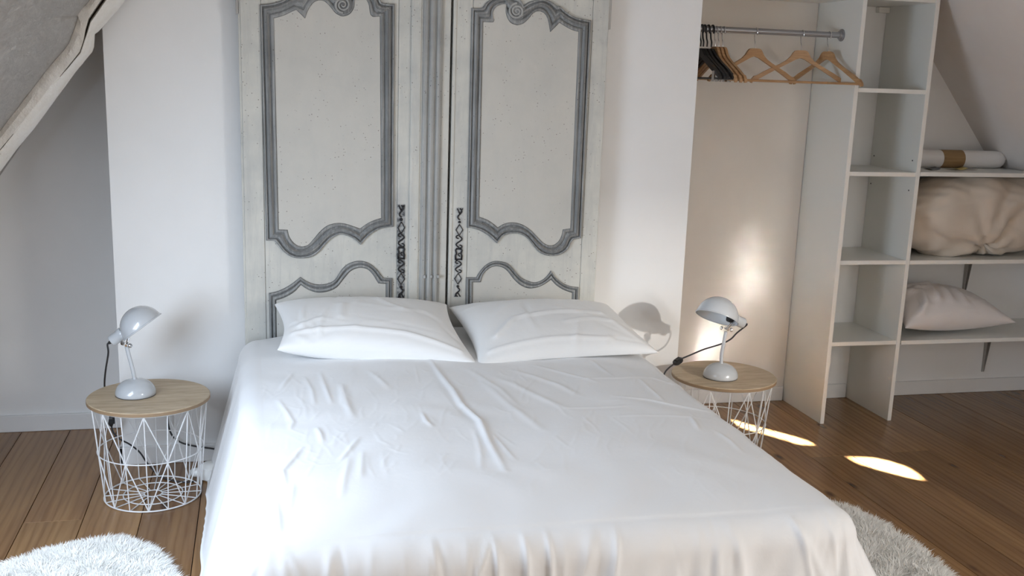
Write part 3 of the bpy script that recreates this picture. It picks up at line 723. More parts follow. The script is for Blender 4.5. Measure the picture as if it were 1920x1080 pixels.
def hanger(X, ang, label, group, black=False, scale=1.0, dz=0.0):
    root = thing('clothes_hanger', (X, RY, RZ), label, 'hanger', group)
    ca, sa = math.cos(ang), math.sin(ang)
    ax = np.array((ca, sa, 0)); nx = np.array((-sa, ca, 0)); O = np.array((X, RY, RZ)); Zv = np.array((0, 0, 1.0))
    def P(s, z, t_=0): return O + ax * s * scale + Zv * (z if z > -.07 else -.07 + (z + .07) * 0.9) + nx * t_
    if not black:
        top = [(0, -.070), (.016, -.070), (.026, -.073), (.034, -.082), (.044, -.100), (.060, -.117), (.085, -.134), (.12, -.153), (.16, -.175), (.185, -.192), (.199, -.196), (.212, -.213), (.214, -.226), (.206, -.229), (.203, -.221)]
        bot = [(.19, -.217), (.15, -.191), (.10, -.160), (.05, -.131), (.02, -.113), (0, -.106)]
        half = top + bot
        poly = half + [(-s, z) for s, z in reversed(half[1:-1])]
        B().prism([P(s, z, -0.006) for s, z in poly], nx * 0.012).build('body', 'hanger_wood', root)
        B().cyl(P(-.203, -.217), P(.203, -.217), 0.0055, 10).build('trouser_bar', 'hanger_wood', root, True)
        hm, hr = 'chrome', 0.0018
    else:
        top = [(0, -.080), (.014, -.080), (.024, -.088), (.05, -.112), (.10, -.142), (.15, -.168), (.185, -.190), (.20, -.205), (.198, -.215)]
        bot = [(.18, -.206), (.10, -.166), (.04, -.132), (0, -.112)]
        half = top + bot
        poly = half + [(-s, z) for s, z in reversed(half[1:-1])]
        B().prism([P(s, z, -0.006) for s, z in poly], nx * 0.012).build('body', 'black_plastic', root)
        B().cyl(P(-.195, -.214), P(.195, -.214), 0.004, 8).build('bar', 'black_plastic', root, True)
        for s in (-.15, .15):
            cb = B()
            c0 = P(s, -.205)
            cb.prism([P(s - .009, -.180, -.009), P(s + .009, -.180, -.009), P(s + .012, -.228, -.010), P(s - .012, -.228, -.010)], nx * 0.004)
            cb.prism([P(s - .009, -.180, .006), P(s + .009, -.180, .006), P(s + .012, -.228, .007), P(s - .012, -.228, .007)], nx * 0.004)
            cb.build('clip', 'chrome', root)
        hm, hr = 'black_plastic', 0.0034
    # hook over the rail (lies across the rail)
    R_ = 0.0125 + hr + 0.0035
    hook = [P(0, -.072), P(0, -.052)]
    hx = np.array((0.10 * ca, 1.0, 0)); hx /= np.linalg.norm(hx)
    Q = lambda d, z: O + hx * d + Zv * z
    hook += [Q(R_ * 0.55, -.036)]
    for a in np.linspace(-0.35, math.pi + 0.75, 18):
        hook.append(Q(R_ * math.cos(a), -0.0035 + R_ * math.sin(a)))
    # shift so that the wire rests on top of the rail
    B().tube(catmull(hook, 34), hr, 7).build('hook', hm, root, True)
    return root
hx1 = at(1418, 60, RY)[0]; hx2 = at(1508, 63, RY)[0]; hx3 = at(1557, 64, RY)[0]
hanger(hx1, 0.10, 'loose wooden clothes hanger next to the bunched hangers, turned along the rail', 'wooden hangers on the rail')
hanger(hx2 - .008, -0.12, 'middle one of three loose wooden clothes hangers turned along the rail', 'wooden hangers on the rail')
hanger(hx3 - .004, -1.30, 'wooden clothes hanger with one end against the shelf tower', 'wooden hangers on the rail')
for px, a, lab in ((1343, -1.50, 'edge-on wooden clothes hanger touching the outermost black clip hanger'),
                   (1350, -1.47, 'edge-on wooden clothes hanger sandwiched between two other edge-on wooden hangers'),
                   (1357, -1.45, 'edge-on wooden clothes hanger at the end of the bunch, facing the loose hangers')):
    hanger(at(px, 57, RY)[0], a, lab, 'wooden hangers bunched edge-on', scale=0.94)
for px, a, lab in ((1316, -1.50, 'black plastic clip hanger closest to the chimney wall'),
                   (1321, -1.46, 'second black plastic clip hanger from the chimney wall'),
                   (1328, -1.48, 'third black plastic clip hanger from the chimney wall'),
                   (1336, -1.45, 'black plastic clip hanger next to the edge-on wooden hangers')):
    hanger(at(px, 56, RY)[0], a, lab, 'black clip hangers', True, 0.96)

# ================================================================== FABRIC ON THE SHELVES
def pillow(name, TL, TR, BL, BR, tu, td, mat, label, ridges=(), pin=0.085, nu=64, nv=48, seed=1, seam=True, group=None, p=0.45, zmin=None):
    TL, TR, BL, BR = (np.array(q, float) for q in (TL, TR, BL, BR))
    r = np.random.default_rng(seed)
    us = np.sin(np.linspace(-1, 1, nu) * math.pi / 2); vs_ = np.sin(np.linspace(-1, 1, nv) * math.pi / 2)
    Uu, Vv = np.meshgrid(us, vs_, indexing='ij')
    u2 = Uu * (1 - pin * (1 - Vv ** 2) ** 1.0 * np.abs(Uu) ** 3); v2 = Vv * (1 - pin * (1 - Uu ** 2) * np.abs(Vv) ** 3)
    a = (u2 + 1) / 2; b = (v2 + 1) / 2
    base = (BL[None, None] * ((1 - a) * (1 - b))[..., None] + BR[None, None] * (a * (1 - b))[..., None] + TL[None, None] * ((1 - a) * b)[..., None] + TR[None, None] * (a * b)[..., None])
    nrm = np.cross(BR - BL + TR - TL, TL - BL + TR - BR); nrm /= np.linalg.norm(nrm)
    if nrm[2] < 0: nrm = -nrm
    th = np.clip((1 - Uu ** 2) * (1 - Vv ** 2), 0, 1) ** p
    wr = np.zeros_like(th)
    for _ in range(26):
        cx_, cy_ = r.uniform(-.95, .95, 2); an = r.uniform(0, math.pi); ln = r.uniform(.15, .5); wd = r.uniform(.018, .05)
        dx, dy = Uu - cx_, Vv - cy_; s = dx * math.cos(an) + dy * math.sin(an); q = -dx * math.sin(an) + dy * math.cos(an) + 0.15 * s * s
        wr += r.uniform(-.004, .005) * np.exp(-(q / wd) ** 2 - (s / ln) ** 2)
    for (pts, amp, wd) in ridges:
        dmin = np.full_like(th, 9.0)
        for (p0, p1) in zip(pts[:-1], pts[1:]):
            p0, p1 = np.array(p0), np.array(p1); d = p1 - p0; L2 = d @ d
            t_ = np.clip(((Uu - p0[0]) * d[0] + (Vv - p0[1]) * d[1]) / L2, 0, 1)
            dmin = np.minimum(dmin, np.hypot(Uu - p0[0] - t_ * d[0], Vv - p0[1] - t_ * d[1]))
        wr += amp * np.exp(-(dmin / wd) ** 2)
    wr *= np.clip(th * 2.5, 0, 1)
    up = base + nrm * (th * tu + wr)[..., None]; dn = base - nrm * (th * td)[..., None]
    idx_u = np.arange(nu * nv).reshape(nu, nv); idx_d = idx_u + nu * nv
    f = []
    for i in range(nu - 1):
        for j in range(nv - 1):
            f.append((idx_u[i, j], idx_u[i + 1, j], idx_u[i + 1, j + 1], idx_u[i, j + 1]))
            f.append((idx_d[i, j], idx_d[i, j + 1], idx_d[i + 1, j + 1], idx_d[i + 1, j]))
    V = np.concatenate([up.reshape(-1, 3), dn.reshape(-1, 3)])
    if zmin is not None: V[:, 2] = np.maximum(V[:, 2], zmin)
    c = (TL + TR + BL + BR) / 4
    me_o = mesh(name, V, f, mat, None, True, origin=(c[0], c[1], V[:, 2].min()))
    bm = bmesh.new(); bm.from_mesh(me_o.data); bmesh.ops.remove_doubles(bm, verts=bm.verts[:], dist=1e-5); bmesh.ops.recalc_face_normals(bm, faces=bm.faces[:]); bm.to_mesh(me_o.data); bm.free()
    me_o.data.polygons.foreach_set('use_smooth', [True] * len(me_o.data.polygons))
    tag(me_o, label, 'pillow', group)
    return me_o
zs3 = SZ[3]
pillow('pillow', (2.87, 4.38, zs3 + .19), (3.33, 4.42, zs3 + .14), (2.835, 4.093, zs3 + .055), (3.44, 4.12, zs3 + .062), 0.095, 0.085, 'pillow_ticking',
       'plain off-white pillow lying on the low wall shelf', [([(-.75, .2), (-.55, .0), (-.6, -.5), (-.7, -.75)], .022, .08), ([(-.55, .3), (-.3, .15), (-.35, -.4)], .018, .07), ([(-.8, .5), (-.45, .45), (-.2, .5)], .012, .06), ([(-.05, .2), (-.1, -.5)], .010, .06), ([(.2, .1), (.15, -.6)], .008, .05)], seed=5, p=.5, zmin=zs3 - .0005)

# bundled cream duvet: fat lobe with folds drawn together low on its front
cx_, cy_, cz_, rx_, ry_, rz_ = 3.222, 4.262, SZ[2] + 0.178, 0.398, 0.182, 0.190
nu, nv = 150, 100
th = np.linspace(0, 2 * math.pi, nu, endpoint=False); ph = np.linspace(-math.pi / 2, math.pi / 2, nv)
T, Pp = np.meshgrid(th, ph, indexing='ij')
def se(x, e): return np.sign(x) * np.abs(x) ** e
X = rx_ * se(np.cos(Pp), .78) * se(np.cos(T), .85); Yv = ry_ * se(np.cos(Pp), .72) * se(np.sin(T), .75); Z = rz_ * se(np.sin(Pp), .74)
g = np.array(at(1853, 474, cy_ - ry_ * .9)) - np.array((cx_, cy_, cz_))
dx, dz = X - g[0], Z - g[2]; rad = np.hypot(dx, dz); ang = np.arctan2(dz, dx)
front = np.clip(-Yv / ry_, 0, 1)
fold = (np.sin(ang * 9 + 1.3 * np.sin(ang * 3.1 + rad * 9) + rad * 7) * 0.5 + 0.5) ** 2
amp = 0.034 * np.exp(-rad / 0.20) + 0.006
dis = -amp * fold * front - 0.055 * np.exp(-(rad / 0.035) ** 2) * front
lob = 0.018 * np.sin(X * 16 + 0.6) * np.exp(-((Z + rz_ * .75) / 0.07) ** 2)
Lx = np.sqrt((X / rx_) ** 2 + (Yv / ry_) ** 2 + (Z / rz_) ** 2) + 1e-9
for q, (amp2, sc2) in enumerate(((.007, 17), (.004, 31), (.003, 43))):
    dis += amp2 * np.sin(X * sc2 + 2 * np.sin(Z * sc2 * .8 + q)) * np.sin(Z * sc2 * .9 + 1.5 * np.sin(Yv * sc2 + X * 6))
sc_ = 1 + (dis) / 0.18
Xo = X * sc_; Yo = Yv * sc_; Zo = np.maximum(Z * sc_, -rz_ + 0.010 + lob * 0.9)
Zo = np.minimum(Zo, rz_ - .004)
Zo -= 0.045 * np.clip(-(Xo + 0.18) / 0.2, 0, 1) ** 1.5 * np.clip(Zo / rz_, 0, 1)
V = np.stack([Xo + cx_, Yo + cy_, Zo + cz_], -1).reshape(-1, 3)
V[:, 0] = np.maximum(V[:, 0], TX1 + TH + .004); V[:, 2] = np.clip(V[:, 2], SZ[2] - .0005, SZ[1] - TH - .002); V[:, 1] = np.minimum(V[:, 1], YW - .002)
V[:, 0] = np.minimum(V[:, 0], xr(V[:, 2]) - 0.01)
f = [(i * nv + j, ((i + 1) % nu) * nv + j, ((i + 1) % nu) * nv + j + 1, i * nv + j + 1) for i in range(nu) for j in range(nv - 1)]
duv = mesh('duvet', V, f, 'cream_duvet', None, True, origin=(cx_, cy_, SZ[2]))
bm = bmesh.new(); bm.from_mesh(duv.data); bmesh.ops.remove_doubles(bm, verts=bm.verts[:], dist=1e-5); bmesh.ops.recalc_face_normals(bm, faces=bm.faces[:]); bm.to_mesh(duv.data); bm.free()
tag(duv, 'cream cotton duvet bundled up and stuffed onto the middle wall shelf', 'duvet')

# rolled white cloth with a paper band, leaflets in front
zs1 = SZ[1] + 0.003
rc = (3.02, 4.335, zs1 + 0.041)
roll = thing('cloth_roll', (3.0, 4.335, zs1), 'rolled white cloth with a brown paper band lying on the top wall shelf', 'cloth roll')
r_ = 0.0405; x0, x1 = 2.83, at(1880, 300, 4.335)[0]
B().lathe((x0, rc[1], rc[2]), [(0.012, 0), (r_ - .008, 0.001), (r_, 0.012), (r_, x1 - x0 - .045), (r_ - .003, x1 - x0 - .022), (r_ - .014, x1 - x0 - .006), (.018, x1 - x0), (1e-4, x1 - x0 - .004)], 40, (1, 0, 0)).build('cloth', 'rolled_cloth', roll, True)
xb0, xb1 = at(1769, 300, 4.30)[0], at(1809, 300, 4.30)[0]
B().lathe((xb0, rc[1], rc[2]), [(r_ - .002, 0), (r_ + .0012, 0.0005), (r_ + .0012, xb1 - xb0 - .0005), (r_ - .002, xb1 - xb0)], 40, (1, 0, 0)).build('paper_band', 'kraft_paper', roll, True)
def leaflet(pts, mat, label, lift=0.0, curl=0.0):
    z = zs1 + lift
    P_ = [atz(px, py, z) for px, py in pts]
    b = B(); n = 8; v = []
    for i in range(n + 1):
        t_ = i / n
        for e in ((P_[0], P_[1]), (P_[3], P_[2])):
            q = np.array(e[0]) + (np.array(e[1]) - np.array(e[0])) * t_; q[2] = z + 0.0004 + curl * (t_ - .5) ** 2 * 4; v.append(q)
    top = [(2 * i, 2 * i + 2, 2 * i + 3, 2 * i + 1) for i in range(n)]
    m_ = len(v); v2 = v + [np.array(p) - np.array((0, 0, .0006)) for p in v]
    f_ = top + [tuple(k + m_ for k in reversed(q)) for q in top] + [(0, 1, 1 + m_, m_), (2 * n, 2 * n + m_, 2 * n + 1 + m_, 2 * n + 1)]
    f_ += [(2 * i, 2 * i + m_, 2 * i + 2 + m_, 2 * i + 2) for i in range(n)] + [(2 * i + 1, 2 * i + 3, 2 * i + 3 + m_, 2 * i + 1 + m_) for i in range(n)]
    c = (P_[0] + P_[2]) / 2
    return tag(mesh('leaflet', v2, f_, mat, None, True, origin=(c[0], c[1], z)), label, 'paper')
leaflet([(1731, 316.0), (1752, 314.6), (1764, 318.6), (1746, 320.2)], 'leaflet_grey', 'small grey leaflet with a curled edge lying on the shelf before the cloth roll', 0, .006)
leaflet([(1772, 317.6), (1814, 315.8), (1833, 319.6), (1794, 320.8)], 'leaflet_white', 'flat beige leaflet on the shelf under a yellow paper slip', 0, .002)
leaflet([(1782, 316.2), (1804, 314.6), (1815, 317.6), (1794, 319.2)], 'leaflet_yellow', 'yellow paper slip lying on a beige leaflet before the cloth roll', .0026, .006)

# ================================================================== BED
BZ = 0.515; HY, FY = 3.912, 2.06
def bl(y): return -0.085 + 0.02 * (HY - y) / 1.9
def br(y): return 1.398 + 0.02 * np.clip((y - 3.3) / 0.4, 0, 1)
bed = thing('bed', (0.65, 3.0, 0), 'double bed with mattress under the white cover, head against the old doors', 'bed')
B().bbox(0.0, 1.26, 2.13, 3.90, 0.10, 0.27, 0.02).build('bed_base', 'bed_base_cloth', bed)
B().bbox(-0.02, 1.28, 2.12, 3.91, 0.271, 0.47, 0.04).build('mattress', 'mattress_ticking', bed, True)
for x in (0.06, 1.20):
    for y in (2.2, 3.84): B().cyl((x, y, 0), (x, y, 0.105), 0.03, 14, 0.035).build('leg', 'black_plastic', bed, True)

RIDGE = []
def rp(pts, amp=0.006, wd=0.009):
    amp *= 0.72; wd *= 0.82
    RIDGE.append(([atz(x, y, BZ + .005)[:2] for x, y in pts], amp, wd))
rp([(805, 680), (825, 708), (848, 738), (865, 766), (900, 798), (910, 820), (918, 838), (947, 889)], .012, .013)
rp([(812, 690), (850, 745), (880, 785), (903, 802)], -.004, .03)
rp([(921, 818), (945, 845), (965, 867)], .004, .008); rp([(890, 812), (900, 850), (903, 890)], .003, .010)
rp([(521, 745), (535, 765), (549, 787), (545, 798)], .005); rp([(566, 836), (548, 856), (529, 875), (535, 902)], .007, .009)
rp([(672, 826), (655, 845), (637, 865)], .005); rp([(594, 801), (601, 815), (605, 830)], .006); rp([(791, 784), (800, 800), (809, 808)], .006)
rp([(640, 727), (648, 755), (661, 787)], .007, .014); rp([(549, 696), (537, 710), (526, 724)], .005); rp([(471, 689), (474, 715), (477, 745)], .005, .012)
rp([(440, 812), (446, 840), (457, 861), (464, 843)], .006); rp([(517, 926), (521, 950), (524, 984)], .005); rp([(549, 900), (546, 925), (542, 948)], .004)
rp([(600, 700), (612, 735), (622, 760)], .005); rp([(570, 705), (585, 735), (590, 760)], .004); rp([(690, 700), (730, 735)], .004, .012)
rp([(1152, 747), (1215, 750), (1257, 756), (1338, 763)], .006, .010); rp([(1085, 717), (1159, 712), (1222, 705), (1271, 713)], .005, .009)
rp([(1197, 710), (1222, 730), (1247, 752)], .004); rp([(1060, 771), (1120, 768), (1180, 763)], .004, .009); rp([(1152, 784), (1240, 780), (1338, 780)], .003, .009)
rp([(1296, 780), (1303, 792), (1310, 805)], .006); rp([(1109, 678), (1130, 695), (1145, 706)], .004); rp([(1343, 805), (1370, 820), (1392, 842)], .005)
rp([(960, 700), (1040, 725), (1085, 745)], .005, .016); rp([(930, 715), (1000, 745), (1070, 775)], .005, .018); rp([(905, 725), (960, 770), (1020, 815)], .005, .018)
rp([(880, 700), (940, 740), (975, 770)], .004, .014); rp([(1000, 690), (1060, 705), (1120, 722)], .004, .012)
rp([(655, 860), (645, 900), (640, 930)], .004, .011); rp([(680, 850), (676, 900)], .004, .011)
rp([(438, 900), (440, 950)], .005, .010); rp([(475, 870), (475, 925)], .004, .010)
rp([(943, 985), (950, 1040), (955, 1080)], .006, .008); rp([(1000, 985), (1003, 1040), (1004, 1085)], .006, .008); rp([(1045, 980), (1048, 1040), (1048, 1085)], .006, .008)
rr_ = np.random.default_rng(3)
for _ in range(190):
    if rr_.random() < .6: px, py = rr_.uniform(450, 900), rr_.uniform(690, 880)
    else: px, py = rr_.uniform(900, 1400), rr_.uniform(690, 900)
    a = rr_.uniform(0.6, 2.4); L = rr_.uniform(8, 34); k = rr_.normal(0, .5)
    rp([(px, py), (px + L * math.cos(a), py + L * math.sin(a) * .7), (px + L * (math.cos(a) + math.cos(a + k)), py + L * .7 * (math.sin(a) + math.sin(a + k)))], rr_.uniform(.0004, .0012), rr_.uniform(.005, .008))
for _ in range(110):       # gathers along the foot edge
    px = rr_.uniform(420, 1640); py = rr_.uniform(1005, 1045); L = rr_.uniform(10, 32); a = rr_.normal(1.35, .35)
    rp([(px, py), (px + L * math.cos(a), py + L * math.sin(a))], rr_.uniform(.002, .006), rr_.uniform(.006, .011))

NX, NYb = 330, 430
RAD = 0.075
ys = np.linspace(HY, FY, NYb); ss = np.linspace(0, 1, NX)
def ridge_h(PX, PY):
    h = np.zeros_like(PX)
    for pts, amp, wd in RIDGE:
        P_ = np.array(pts); m0, m1 = P_.min(0) - 4 * wd, P_.max(0) + 4 * wd
        sel = (PX > m0[0]) & (PX < m1[0]) & (PY > m0[1]) & (PY < m1[1])
        if not sel.any(): continue
        x_, y_ = PX[sel], PY[sel]; dm = np.full(x_.shape, 9.0); tt = np.zeros_like(x_); n_ = len(P_) - 1
        for i in range(n_):
            d = P_[i + 1] - P_[i]; t_ = np.clip(((x_ - P_[i][0]) * d[0] + (y_ - P_[i][1]) * d[1]) / (d @ d + 1e-12), 0, 1)
            q = np.hypot(x_ - P_[i][0] - t_ * d[0], y_ - P_[i][1] - t_ * d[1]); better = q < dm
            dm = np.where(better, q, dm); tt = np.where(better, (i + t_) / n_, tt)
        h[sel] += amp * np.exp(-(dm / wd) ** 2) * np.sqrt(np.clip(4 * tt * (1 - tt), 0.08, 1))
    return h
def soft(x, y):
    return (0.0035 * np.sin(x * 7 + 1.7 * np.sin(y * 5)) * np.sin(y * 6 + 1.2 * np.sin(x * 6 + .4)) + 0.0018 * np.sin(x * 17 + 2 * np.sin(y * 13)) * np.sin(y * 14 + 2 * np.sin(x * 11)))
YY, SS = np.meshgrid(ys, ss, indexing='ij')
XL = bl(YY) + RAD; XR = br(YY) - RAD; YF = FY + RAD
XX = XL + (XR - XL) * SS
YT = HY + (YY - HY) * (HY - YF) / (HY - FY)
crown = 0.028 * (1 - (2 * SS - 1) ** 4) * np.clip((YT - YF) / 0.3, 0, 1) ** .5
ZZ = BZ - 0.012 + crown + soft(XX, YT) + ridge_h(XX, YT)
top_v = np.stack([XX, YT, ZZ], -1)
ntop = NX * NYb; V = [tuple(p) for p in top_v.reshape(-1, 3)]
idx = np.arange(ntop).reshape(NYb, NX); F = []
for i in range(NYb - 1):
    for j in range(NX - 1): F.append((idx[i, j], idx[i + 1, j], idx[i + 1, j + 1], idx[i, j + 1]))
# skirt columns: boundary vertex, outward direction, perimeter distance
cols = []; per = 0.0
for i in range(NYb):
    cols.append((idx[i, 0], (-1.0, 0.0), per)); per += abs(ys[0] - ys[1])
NC = 22
for k in range(1, NC):
    a = k / NC * math.pi / 2; cols.append((idx[-1, 0], (-math.cos(a), -math.sin(a)), per)); per += 0.012
for j in range(NX):
    cols.append((idx[-1, j], (0.0, -1.0), per)); per += 1.25 / NX
for k in range(1, NC):
    a = k / NC * math.pi / 2; cols.append((idx[-1, -1], (math.sin(a), -math.cos(a)), per)); per += 0.012
for i in range(NYb - 1, -1, -1):
    cols.append((idx[i, -1], (1.0, 0.0), per)); per += abs(ys[0] - ys[1])
drops = np.concatenate([np.linspace(0.012, 0.15, 12), np.linspace(0.165, 0.555, 26)])
def foldf(p, k):
    s1 = math.sin(p * 21 + 2.2 * math.sin(p * 6.1)); s2 = math.sin(p * 43 + 3 * math.sin(p * 7.3 + 1))
    return 0.42 * s1 + 0.30 * (1 - 2 * abs(s2) ** .8) * (0.5 + 0.5 * math.sin(p * 5.3)) + 0.3 * math.sin(p * 11.0 + .7)
CREASE = [(float(at(px, 1040, FY - .05)[0]), .007, .007, .02) for px in (943, 1000, 1046)]
for _ in range(34): CREASE.append((rr_.uniform(-.05, 1.38), rr_.uniform(-.004, .007), rr_.uniform(.006, .014), rr_.normal(0, .25)))
prev = None; NR = len(drops); Plen = per
for ci, (vi, d, p) in enumerate(cols):
    b0 = np.array(V[vi]); col = [vi]
    left = d[0] < -.98; right = d[0] > .98; foot = d[1] < -.5
    A = 0.012 if foot else (0.006 if left else 0.008)
    flare = 0.115 if left else (0.07 if foot else 0.10)
    if abs(d[0]) > .02 and abs(d[1]) > .02: flare = (0.12 if d[0] < 0 else 0.24 * abs(d[0]) + 0.07 * abs(d[1])); A = 0.013
    fo = foldf(p, 0)
    for s in drops:
        if s < RAD * math.pi / 2:
            a = s / RAD; h = RAD * math.sin(a); v_ = RAD * (1 - math.cos(a))
        else:
            e = s - RAD * math.pi / 2; h = RAD + flare * (e / .42) ** 1.0; v_ = RAD + e
        q = min(1.0, s / 0.15) ** 1.2
        h += A * fo * q + (0.0015 * math.sin(p * 88 + 30 * s) * q if foot else 0)
        if d[1] < -.98:
            for x0_, a_, w_, sl_ in CREASE:
                e_ = (b0[0] - x0_ - sl_ * s) / w_
                if abs(e_) < 3: h += a_ * math.exp(-e_ * e_) * min(1.0, s / .06)
        z = max(0.012, b0[2] - v_)
        V.append((b0[0] + d[0] * h, b0[1] + d[1] * h, z)); col.append(len(V) - 1)
    if prev:
        for k in range(NR):
            a, b_, c_, e = prev[k], col[k], col[k + 1], prev[k + 1]
            if a == b_: F.append((a, c_, e))
            else: F.append((a, b_, c_, e))
    prev = col
cover = mesh('bed_cover', V, F, 'white_cotton', None, True, origin=(0.65, 3.0, 0.0))
bm = bmesh.new(); bm.from_mesh(cover.data); bmesh.ops.recalc_face_normals(bm, faces=bm.faces[:])
if sum(f_.normal.z * f_.calc_area() for f_ in bm.faces) < 0: bmesh.ops.reverse_faces(bm, faces=bm.faces[:])
bm.to_mesh(cover.data); bm.free()
tag(cover, 'creased white cotton cover draped over the bed down to the floor', 'bed cover')

PB = BZ + 0.02
pillow('bed_pillow', at(515, 571, 3.86), at(838, 572, 3.87), at(520, 656, 3.52), at(897, 686, 3.40), 0.085, 0.075, 'pillow_cotton',
       'white bed pillow lying before the door with the fluted batten', [([(-.85, -.70), (-.3, -.62), (.3, -.66), (.85, -.85)], .007, .04), ([(.1, .6), (.2, .3), (.35, .1)], .005, .03), ([(-.3, .2), (-.35, -.3)], .006, .05), ([(-.8, -.5), (-.6, -.35)], .006, .04)], seed=2, p=.40, zmin=BZ + .012, nu=96, nv=72, group='pillows on the bed')
pillow('bed_pillow', at(842, 577, 3.86), at(1138, 572, 3.87), at(896, 690, 3.385), at(1234, 661, 3.46), 0.085, 0.07, 'pillow_cotton',
       'white bed pillow lying before the door with the faded lock plate', [([(-.75, -.5), (-.45, -.1), (.1, .0), (.6, -.02)], .008, .035), ([(.1, -.35), (.4, -.25), (.75, -.3)], .006, .03), ([(-.85, -.8), (-.2, -.75), (.5, -.8)], .006, .04)], seed=9, p=.42, zmin=BZ + .012, nu=96, nv=72, group='pillows on the bed')

# ================================================================== SIDE TABLES
def side_table(c, label, rot=0.0):
    ZT = 0.367; R0 = 0.204
    root = thing('side_table', (c[0], c[1], 0), label, 'side table', 'wire basket side tables')
    tp = B().lathe((c[0], c[1], ZT - 0.014), [(1e-4, 0), (R0 - .003, 0), (R0, .002), (R0, .0115), (R0 - .0022, .014), (1e-4, .014)], 72).build('table_top', 'oak_top', root, True)
    B().lathe((c[0], c[1], ZT - 0.0135), [(R0 - .0005, 0), (R0 + .0008, .0008), (R0 + .0008, .0105), (R0 - .0005, .0112)], 72).build('edge_band', 'oak_edge', tp, True)
    rt, rb_, zt, zb = 0.192, 0.163, ZT - 0.017, 0.004
    P = lambda a, f: np.array((c[0] + (rb_ + (rt - rb_) * f) * math.cos(a), c[1] + (rb_ + (rt - rb_) * f) * math.sin(a), zb + (zt - zb) * f))
    wr = 0.0021
    N = 16; dA = 2 * math.pi / N
    for f in (0.0, 0.5, 1.0):
        B().tube([P(2 * math.pi * k / 64, f) for k in range(64)], wr * (1.25 if f != .5 else 1), 6, closed=True).build('ring', 'white_wire', root, True)
    wires = []
    for k in range(N): wires.append([P(rot + k * dA, 0), P(rot + k * dA, 1)])
    for k in range(0, N, 2):
        a0, a1 = rot + k * dA, rot + (k + 2) * dA; am = (a0 + a1) / 2
        for s0, s1 in ((a0, a1), (a1, a0)):
            p0, p1 = P(s0, 1), P(s1, 0); m = P(am, .5); wires.append([p0, m, p1])
    for w_ in wires: B().tube(w_, wr, 5).build('wire', 'white_wire', root, True)
    for r in (0.100, 0.030):
        B().tube([(c[0] + r * math.cos(2 * math.pi * k / 40), c[1] + r * math.sin(2 * math.pi * k / 40), zb) for k in range(40)], wr, 6, closed=True).build('base_ring', 'white_wire', root, True)
    for k in range(N):
        a = rot + k * dA
        B().tube([(c[0] + .03 * math.cos(a), c[1] + .03 * math.sin(a), zb), tuple(P(a, 0))], wr * .9, 5).build('spoke', 'white_wire', root, True)
    return root
TLc, TRc = (-0.385, 3.690), (1.775, 3.700)
side_table(TLc, 'round oak-topped white wire basket table whose whole basket is in view', -math.pi / 2)
side_table(TRc, 'round oak-topped white wire basket table half hidden by the bed', -math.pi / 2 + .1)

